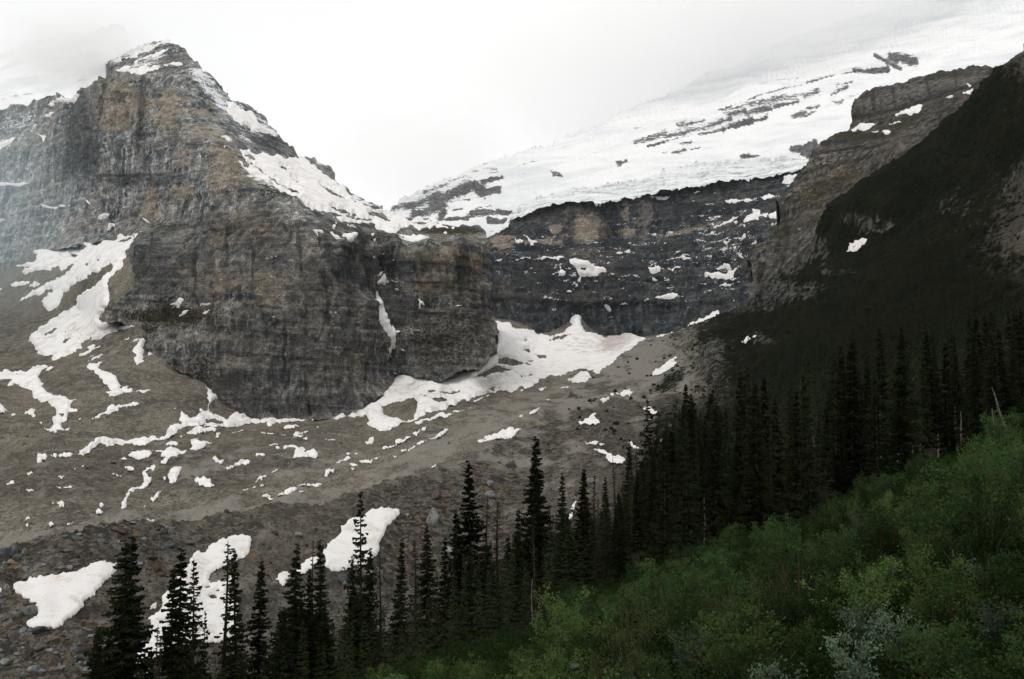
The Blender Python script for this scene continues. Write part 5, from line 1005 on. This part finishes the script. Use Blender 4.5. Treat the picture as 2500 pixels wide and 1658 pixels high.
# nearer forest standing on the foreground slope
extra = []
for i in range(6000):
    u = RNG.uniform(1450, 3050); Y = 58 + 170 * RNG.random() ** 1.5; x = (u - 1250) / F * Y; g = float(ground_z(x, Y)); vb = 1057 - g / Y * F
    edge = np.interp(u, [1400, 1800, 2100, 2500], [1400, 1300, 1190, 1040])
    if Y < np.interp(u, [1500, 1800, 2100, 2500], [66, 60, 60, 66]): continue
    h = RNG.uniform(6, 13) + 5 * float(perlin(np.array([x / 14]), np.array([Y / 20]), np.array([.3]), 88)[0]); vt = 1057 - (g + h) / Y * F
    if vt < np.interp(u, [1500, 1600, 1680, 1760, 1900, 2100, 2300, 2500], [1200, 1060, 980, 900, 850, 800, 770, 720]): continue
    if any((x - a) ** 2 + (Y - b) ** 2 < 3.2 ** 2 for a, b, *_ in extra): continue
    extra.append((x, Y, g, h))
print('extra', len(extra), 'far', len(trees))
extra.sort(key=lambda e: e[1] + (1e4 if e[0] / e[1] * F + 1250 > 2560 else 0))
n1 = min(len(extra), 300 - len(FRONT) - min(len(stand), 150))
for x, Y, g, h in extra[:n1]:
    spruce(x, Y, g - .3, h, int(RNG.choice([0, 1, 2, 3, 4, 6, 8, 9, 10, 11])), 'near black spruce of the dense forest above the shrubs', 'spruces of the dense forest', RNG.uniform(.8, 1.15))
rest = [(np.array([x, y, g - .3]), h) for x, y, g, h in extra[n1:]] + [(np.array([x, y, g - .3]), h) for x, y, g, h in sorted(stand, key=lambda e: -e[3])[150:]] + [(p - (0, 0, .5), h) for p, h in zip(tp, hh)]
Vs, Fs, off = [], [], 0
for p, h in rest:
    V, Fq = LOW[int(RNG.integers(5))]; a = RNG.uniform(0, 6.28); c, s = math.cos(a), math.sin(a); k = h / 15.; wd = RNG.uniform(.8, 1.2)
    Vs.append(np.stack([(V[:, 0] * c - V[:, 1] * s) * k * wd, (V[:, 0] * s + V[:, 1] * c) * k * wd, V[:, 2] * k], 1) + p); Fs.append(Fq + off); off += len(V)
tag(link('forest', new_mesh('forest', np.concatenate(Vs), np.concatenate(Fs), MAT['needle_far'], False)), 'black green conifer forest covering the lower hillside', 'forest', None, 'stuff')
# scrub and krummholz: low dark clumps on the hillside and dots on the scree
def clump(seed):
    r = np.random.default_rng(seed); V = []; Fq = []
    for i in range(60):
        a, e, q = r.uniform(0, 6.28), r.uniform(0, 1.4), r.uniform(.5, 1)
        c = np.array([math.cos(a) * math.cos(e), math.sin(a) * math.cos(e), math.sin(e) * .9]) * q; n = r.normal(size=3) * .22; m = np.cross(n, c) * 1.2
        b = len(V); V += [c - n, c + m, c + n, c - m]; Fq.append((b, b + 1, b + 2, b + 3))
    return np.array(V), np.array(Fq)
CL = [clump(70 + k) for k in range(5)]
su = RNG.uniform(1320, 2560, 16000); sv = RNG.uniform(150, 1100, 16000)
dens = np.clip(blobs(su, sv, GREEN) * .8 * (fbm(su / 70, sv / 50, su * 0, 3, 500) + .55) - blobs(su, sv, CRAG) * .5, 0, 1) + .10 * blobs(su, sv, [(1580, 880, 150, 60, 1), (1430, 960, 80, 50, .6)])
ok = inside(su, sv, L_N.rings) & (RNG.random(16000) < dens) & (nearest(su, sv, L_N.rings)[2] > 3)
ok &= ~np.logical_or.reduce([inside(su, sv, [pts(t, s)]) for l, t, lab, s, *_ in SNOW if l == 'N' and t in 'IJ'])
sp_ = L_N.surf(su[ok], sv[ok]); Vs, Fs, off = [], [], 0
for p in sp_:
    V, Fq = CL[int(RNG.integers(5))]; k = RNG.uniform(.7, 2.) * (1 if p[1] < 900 else 1.25)
    Vs.append(V * (k, k, k * RNG.uniform(.6, 1.5)) + p); Fs.append(Fq + off); off += len(V)
open('/tmp/counts','w').write(repr((len(stand), len(extra), len(trees), len(sp_))))
tag(link('scrub_vegetation', new_mesh('scrub_vegetation', np.concatenate(Vs), np.concatenate(Fs), MAT['needle'], False)), 'low dark scrub dotting the hillside and scree', 'scrub', None, 'stuff')
# bleached dead trunks along the edge of the shrubs: (u top, v top, u foot, v foot, distance)
def snag(u0, v0, u1, v1, Y, label, r0=.11):
    a, b = P(u0, v0, Y), P(u1, v1, Y - 1.); g = float(ground_z(b[0], b[1])); k = max(0., (b[2] - g) / max(a[2] - b[2], .5))
    foot = b + (b - a) * min(k, .6); L = np.linalg.norm(a - foot)
    o = link('dead_tree', None, None, tuple(foot)); path = [(a - foot) * t + np.array([math.sin(t * 7 + u0) * .05, math.cos(t * 5 + u0) * .05, 0]) * (t > 0) for t in np.linspace(0, 1, 8)]
    V, Fq = tube(path, np.linspace(r0, .03, 8), 6); link('trunk', new_mesh('trunk', V, Fq, MAT['snag']), o)
    r = np.random.default_rng(int(u0)); Vb, Fb, off = [], [], 0
    for i in range(14):
        t = r.uniform(.3, .97); q = (a - foot) * t; th_ = r.uniform(0, 6.28); ln = r.uniform(.15, .8) * (1.1 - t)
        V, Fq = tube([q, q + np.array([math.cos(th_), math.sin(th_), -.25]) * ln * .6, q + np.array([math.cos(th_), math.sin(th_), -.1]) * ln], [.018, .012, .006], 4); Vb.append(V); Fb.append(Fq + off); off += len(V)
    link('branch_stubs', new_mesh('branch_stubs', np.concatenate(Vb), np.concatenate(Fb), MAT['snag']), o); tag(o, label, 'dead tree', 'bleached dead trunks')
for a in [(2149, 956, 2150, 1151, 80, 'long thin bleached trunk standing against the dark forest'), (2241, 1046, 2250, 1136, 74, 'short bleached trunk left of the leaning ones'), (2227, 1067, 2228, 1173, 72, 'straight grey dead trunk just above the shrubs'), (2193, 1093, 2194, 1199, 70, 'grey dead trunk rising out of the shrub edge'),
          (2331, 988, 2336, 1104, 66, 'thicker pale dead trunk near the right shrubs', .14), (2345, 1004, 2348, 1085, 68, 'slender pale dead trunk right beside the thicker one'), (2421, 945, 2446, 1019, 66, 'dead trunk leaning to the left near the right edge'), (2423, 998, 2428, 1062, 62, 'short pale trunk below the leaning dead trunk'), (2434, 850, 2439, 935, 78, 'tall pale snag high near the right edge'),
          (2376, 1141, 2386, 1222, 50, 'crooked pale stick standing among the green shrubs', .06), (1982, 1056, 1990, 1104, 90, 'faint dead pole deep in the dark forest'), (1300, 1411, 1298, 1590, 62, 'grey dead trunk at the bottom behind the middle shrubs', .06), (1720, 1215, 1722, 1345, 82, 'thin grey pole in the dark forest over the shrubs'), (2290, 1060, 2292, 1110, 70, 'short dead stub left of the thicker pale trunk'), (2262, 985, 2262, 1075, 84, 'thin dead pole high in the dark forest')]: snag(*a)

# ---------------------------------------------------------------- willow and alder shrubs
def shrub_mesh(seed, R=1.3, H=2.4, stems=13, clusters=120, leaves=34, leaf=.085, spread=.17):
    r = np.random.default_rng(seed); SV, SF, so = [], [], 0; LV, LF = [], []; tips = []
    for i in range(stems):
        a = r.uniform(0, 6.28); q = r.uniform(.15, 1) ** .7; d = np.array([math.cos(a) * R * q, math.sin(a) * R * q, H * r.uniform(.7, 1.05) * (1 - .35 * q * q)])
        path = [d * t * np.array([t ** .35, t ** .35, 1]) + r.normal(0, .03, 3) * (t > 0) for t in np.linspace(0, 1, 6)]
        V, Fq = tube(path, np.linspace(.028, .007, 6), 5); SV.append(V); SF.append(Fq + so); so += len(V); tips.append(np.array(path))
    for c in range(clusters):
        pa = tips[int(r.integers(stems))]; t = r.uniform(.35, 1.0); f = t * 5; i = min(int(f), 4); q = pa[i] + (pa[i + 1] - pa[i]) * (f - i)
        out = r.normal(0, 1, 3); out[2] = abs(out[2]) * .8; out /= np.linalg.norm(out); q2 = q + out * r.uniform(.08, .5)
        V, Fq = tube([q, (q + q2) / 2 + r.normal(0, .02, 3), q2], [.006, .005, .003], 3); SV.append(V); SF.append(Fq + so); so += len(V)
        for k in range(leaves):
            s = r.uniform(.25, 1.1); p = q + (q2 - q) * s + r.normal(0, spread * .45, 3)
            ax = out * .6 + r.normal(0, .6, 3) + np.array([0, 0, .25]); ax /= np.linalg.norm(ax); sd = np.cross(ax, r.normal(size=3)); sd /= np.linalg.norm(sd) + 1e-9
            l = leaf * r.uniform(.6, 1.35); b = len(LV); LV += [p, p + ax * l * .5 + sd * l * .26, p + ax * l, p + ax * l * .5 - sd * l * .26]; LF.append((b, b + 1, b + 2, b + 3))
    return np.array(LV), np.array(LF), np.concatenate(SV), np.concatenate(SF)
SHK = [dict(seed=1), dict(seed=2, R=1.6, H=2.1, clusters=140), dict(seed=3, R=1.1, H=2.8), dict(seed=4, R=1.5, H=2.5, clusters=150), dict(seed=5, R=1.2, H=1.9, leaves=28), dict(seed=6, R=.6, H=2.3, stems=7, clusters=45, leaves=30, leaf=.085), dict(seed=7, R=1.4, H=2.6, clusters=110, leaves=16, leaf=.06, spread=.25)]
SH = []
for kw in SHK:
    lv, lf, sv_, sf = shrub_mesh(**kw); SH.append((lv, lf, new_mesh('stems', sv_, sf, MAT['stem'])))
SH_ME = {}
def shrub(x, y, z, k, mat, s, label, group=None):
    if (k, mat) not in SH_ME: SH_ME[(k, mat)] = new_mesh('foliage', SH[k][0], SH[k][1], MAT[mat], False)
    o = link('willow_shrub', None, None, (x, y, z)); o.scale = (s, s, s * RNG.uniform(.85, 1.15)); o.rotation_euler = (RNG.normal(0, .06), RNG.normal(0, .06), RNG.uniform(0, 6.28))
    link('foliage', SH_ME[(k, mat)], o); link('stems', SH[k][2], o); tag(o, label, 'shrub', group); return o
EDGE_U = [860, 950, 1050, 1200, 1330, 1400, 1500, 1650, 1800, 1950, 2100, 2250, 2400, 2560]; EDGE_V = [1670, 1610, 1590, 1600, 1560, 1420, 1400, 1340, 1290, 1270, 1175, 1130, 1060, 990]
spots = []
for i in range(8000):
    u = RNG.uniform(820, 3100); Y = RNG.uniform(17, 72); x = (u - 1250) / F * Y; g = float(ground_z(x, Y)); s = RNG.uniform(.6, 1.0 + .45 * min(1, Y / 40))
    vt = 1057 - (g + 2.2 * s) / Y * F
    if vt < np.interp(u, EDGE_U, EDGE_V) + RNG.normal(0, 10) or vt > 1720: continue
    if any((x - a) ** 2 + (Y - b) ** 2 < (.75 + .012 * Y + .75 * s) ** 2 for a, b, *_ in spots): continue
    spots.append((x, Y, g, s, u, vt))
spots.sort(key=lambda e: e[1]); print('shrubs', len(spots))
SILVER = [(2110, 1228, 38, 'silvery willow shoots high among the shrubs on the right'), (2105, 1430, 24, 'silver leaved willow spray in the middle of the right shrubs'), (2380, 1315, 30, 'large silvery willow near the right edge'), (2400, 1375, 26, 'lower silvery willow near the right edge'), (1715, 1585, 24, 'pale silver sprig at the bottom middle of the shrubs'), (1600, 1640, 24, 'tiny silver sprig at the very bottom of the shrubs'), (1870, 1620, 20, 'bright silvery sprig at the bottom right of the shrubs'), (2010, 1505, 24, 'silver tipped willow below the middle silver spray'), (2150, 1500, 22, 'broad silver tipped willow in the lower right shrubs')]
taken = set()
for u, v, Y, lab in SILVER:
    b = min((e for e in range(len(spots)) if e not in taken), key=lambda e: abs(spots[e][4] - u) + 1.2 * abs(spots[e][5] - v)); taken.add(b)
    x, Y, g, s, _, _ = spots[b]
    shrub(x, Y, g + .25, 5, 'leaf_silver', min(s, 1.) * .95, lab, 'silver willows')
far_shrubs = []
for i, (x, Y, g, s, u, vt) in enumerate(spots):
    if i in taken: continue
    n = float(perlin(np.array([x / 6]), np.array([Y / 6]), np.array([.5]), 77)[0])
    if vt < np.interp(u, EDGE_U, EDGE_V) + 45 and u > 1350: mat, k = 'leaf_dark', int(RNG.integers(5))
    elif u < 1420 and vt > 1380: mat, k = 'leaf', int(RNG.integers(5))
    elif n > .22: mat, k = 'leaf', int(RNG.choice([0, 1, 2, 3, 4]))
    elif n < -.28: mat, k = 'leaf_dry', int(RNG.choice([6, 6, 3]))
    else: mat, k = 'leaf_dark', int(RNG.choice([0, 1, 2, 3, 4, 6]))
    lab = {'leaf': 'bright green willow shrub in the lower right thicket', 'leaf_dark': 'dark green alder shrub in the lower right thicket', 'leaf_dry': 'thin twiggy olive shrub in the lower right thicket'}[mat]
    if i < 290 and u < 2600: shrub(x, Y, g - .1, k, mat, s, lab, lab.replace('shrub ', 'shrubs '))
    else: far_shrubs.append((x, Y, g - .1, s, k))
for a in [(1402, 1627, 26, 2, 'grey_stone', 'pale boulder at the bottom among the shrubs')]:
    u, v, Y, k, m, lab = a; p = P(u, v, Y); g = float(ground_z(p[0], p[1])); o = link('boulder', PB_ME[(k, m)]); o.location = (p[0], p[1], p[2]); o.scale = (.14, .11, .11); tag(o, lab, 'boulder')

if far_shrubs:
    Vs, Fs, off = [], [], 0
    for x, Y, g, s, k in far_shrubs:
        V, Fq = SH[k][0], SH[k][1]; a = RNG.uniform(0, 6.28); c, q = math.cos(a), math.sin(a)
        Vs.append(np.stack([V[:, 0] * c - V[:, 1] * q, V[:, 0] * q + V[:, 1] * c, V[:, 2]], 1) * s + (x, Y, g)); Fs.append(Fq + off); off += len(V)
    tag(link('shrubbery', new_mesh('shrubbery', np.concatenate(Vs), np.concatenate(Fs), MAT['leaf_dark'], False)), 'dark green shrubbery filling the ground under the spruces', 'shrubbery', None, 'stuff')
open('/tmp/counts','a').write(' shrubs %d far %d' % (len(spots), len(far_shrubs)))

# low leafy undergrowth closing the ground between the shrubs
UG = [shrub_mesh(300 + k, R=.55, H=.75, stems=6, clusters=26, leaves=20, leaf=.085, spread=.2)[:2] for k in range(5)]
Vs, Fs, off = [], [], 0
for i in range(8000):
    u = RNG.uniform(700, 3200); Y = 9 + 70 * RNG.random() ** .8; x = (u - 1250) / F * Y; g = float(G_RBF(np.array([[x / 50, Y / 50]]))[0])
    if 1057 - (g + .8) / Y * F < np.interp(u, EDGE_U, EDGE_V) + 10 - 60 * (u < 1450) or 1057 - (g + .8) / Y * F > 1760: continue
    V, Fq = UG[i % 5]; a = RNG.uniform(0, 6.28); c, q = math.cos(a), math.sin(a); s = RNG.uniform(.7, 1.5)
    Vs.append(np.stack([V[:, 0] * c - V[:, 1] * q, V[:, 0] * q + V[:, 1] * c, V[:, 2]], 1) * s + (x, Y, g - .08)); Fs.append(Fq + off); off += len(V)
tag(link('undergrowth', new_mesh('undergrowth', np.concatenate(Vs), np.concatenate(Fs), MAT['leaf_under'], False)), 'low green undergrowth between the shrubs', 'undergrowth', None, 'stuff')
# ---------------------------------------------------------------- light, air, camera
SUN_EL, SUN_AZ = math.radians(58), math.radians(215)     # azimuth from +Y (north) clockwise: behind and left of the viewpoint
w = bpy.data.worlds.new("World"); scene.world = w; w.use_nodes = True
nt = w.node_tree; nt.nodes.clear()
out = nt.nodes.new('ShaderNodeOutputWorld'); bg = nt.nodes.new('ShaderNodeBackground'); nt.links.new(bg.outputs[0], out.inputs[0])
sky = nt.nodes.new('ShaderNodeTexSky'); sky.sky_type = 'NISHITA'; sky.sun_disc = False; sky.sun_elevation = SUN_EL; sky.sun_rotation = SUN_AZ
sky.air_density = 1.; sky.dust_density = 4.; sky.altitude = 2000
tc = nt.nodes.new('ShaderNodeTexCoord')
mp = nt.nodes.new('ShaderNodeMapping'); mp.inputs['Scale'].default_value = (1.6, 1.6, 4.); nt.links.new(tc.outputs['Generated'], mp.inputs[0])
no = nt.nodes.new('ShaderNodeTexNoise'); no.inputs['Scale'].default_value = 1.3; no.inputs['Detail'].default_value = 4; no.inputs['Roughness'].default_value = .5; nt.links.new(mp.outputs[0], no.inputs['Vector'])
rp = nt.nodes.new('ShaderNodeValToRGB'); nt.links.new(no.outputs['Fac'], rp.inputs[0])
rp.color_ramp.elements[0].position = .3; rp.color_ramp.elements[0].color = (10.0, 9.98, 9.92, 1)
rp.color_ramp.elements[1].position = .62; rp.color_ramp.elements[1].color = (11.0, 10.94, 10.85, 1)
mx = nt.nodes.new('ShaderNodeMix'); mx.data_type = 'RGBA'; mx.inputs[0].default_value = .96          # overcast: cloud hides nearly all of the blue
nt.links.new(sky.outputs[0], mx.inputs[6]); nt.links.new(rp.outputs[0], mx.inputs[7]); nt.links.new(mx.outputs[2], bg.inputs['Color'])
bg.inputs['Strength'].default_value = .1
sl = bpy.data.lights.new('sun', 'SUN'); sl.energy = .9; sl.angle = math.radians(14); sl.color = (1., .93, .84)
so = link('sun', sl); so.rotation_euler = (math.pi / 2 - SUN_EL, 0, -SUN_AZ + math.pi)

cam = bpy.data.cameras.new('camera'); cam.lens = 35; cam.sensor_width = 36; cam.clip_start = .3; cam.clip_end = 20000
co = link('camera', cam); co.rotation_euler = (math.pi / 2 + PITCH, 0, 0); scene.camera = co

def box(name, lo, hi, mat):
    V = np.array([[x, y, z] for x in (lo[0], hi[0]) for y in (lo[1], hi[1]) for z in (lo[2], hi[2])], float)
    Q = [(0, 1, 3, 2), (4, 6, 7, 5), (0, 4, 5, 1), (2, 3, 7, 6), (0, 2, 6, 4), (1, 5, 7, 3)]
    return link(name, new_mesh(name, V, Q, mat, False))
def volume_material(name, dens, col, aniso=.3):
    t = NT(name); m = t.n('ShaderNodeVolumePrincipled'); m.inputs['Density'].default_value = dens; m.inputs['Color'].default_value = (*col, 1); m.inputs['Anisotropy'].default_value = aniso
    return t.done(m.outputs[0], 'Volume')
HAZE = 1.0e-5
hz = box('haze', (-2600, -60, -330), (4200, 5600, 2250), volume_material('haze_air', HAZE, (.86, .94, 1.)))
tag(hz, 'thin bluish haze filling the valley air', 'haze', None, 'stuff')


# cloud banks wrapping the tops: soft edged volumes, thinning towards their borders
def cloud(name, c, axes, dens, label, seed, soft=.55, nz=1., col=(1., 1., 1.)):
    V, Fq = ico(4); A = np.array(axes, float)                     # rows: the three half axes
    n = V * (1 + .10 * fbm(V[:, 0:1] * 2 + seed, V[:, 1:2] * 2, V[:, 2:3] * 2, 3, seed))
    t = NT('cloud_vapour'); tcn = t.n('ShaderNodeTexCoord').outputs['Object']
    ln = t.n('ShaderNodeVectorMath', operation='LENGTH'); t.put(ln.inputs[0], tcn)
    no_ = t.noise(t.map((2.2 * nz,) * 3, vec=tcn), 1, 4, .6, .3)
    d = t.math('MULTIPLY', t.ramp(t.math('ADD', ln.outputs['Value'], t.math('MULTIPLY', t.math('SUBTRACT', no_, .5), 1.1)), 1. - soft, .95, 1., 0.), dens)
    m = t.n('ShaderNodeVolumePrincipled'); t.put(m.inputs['Density'], d); m.inputs['Color'].default_value = (*col, 1); m.inputs['Anisotropy'].default_value = 0
    o = link(name, new_mesh(name, n, Fq, t.done(m.outputs[0], 'Volume'), True))
    from mathutils import Matrix
    M4 = Matrix(((A[0][0], A[1][0], A[2][0], c[0]), (A[0][1], A[1][1], A[2][1], c[1]), (A[0][2], A[1][2], A[2][2], c[2]), (0, 0, 0, 1)))
    o.matrix_world = M4
    tag(o, label, 'cloud', None, 'stuff'); return o
cloud('cloud', P(190, 120, 1990), [(190, 0, 40), (0, 170, 0), (-20, 0, 85)], .008, 'thin grey cloud smothering the left shoulder of the summit', 3)
a_, b_ = P(900, 420, 3700), P(2500, -20, 4100)
ax = (b_ - a_) / 2 * 1.25
cloud('cloud', (a_ + b_) / 2 + np.array([0, 500, 560]), [ax, (0, 1150, 250), (-160, 0, 700)], .0028, 'pale cloud hiding the upper snowfield', 8, .4, 1.6)
cloud('cloud', P(1000, 380, 3300), [(520, 0, 60), (0, 560, 0), (0, 0, 190)], .0016, 'white cloud lying in the gap between peak and snowfield', 12, .6)

cloud('veil', P(-120, 480, 1500), [(250, 0, 0), (0, 330, 0), (0, 0, 330)], .0012, 'thin mist of glare and vapour added over the far left cliffs', 21, .9, .7, (.74, .91, 1.))  # added volume imitating veiling glare, with some real vapour
scene.view_settings.view_transform = 'Standard'; scene.view_settings.look = 'None'; scene.view_settings.exposure = 0; scene.view_settings.gamma = 1
scene.render.engine = 'CYCLES'
cy = scene.cycles
cy.max_bounces = 14; cy.diffuse_bounces = 3; cy.glossy_bounces = 2; cy.transmission_bounces = 3; cy.transparent_max_bounces = 8; cy.volume_bounces = 12
cy.use_denoising = True; cy.denoiser = 'OPENIMAGEDENOISE'; cy.denoising_input_passes = 'RGB_ALBEDO_NORMAL'; cy.denoising_prefilter = 'ACCURATE'
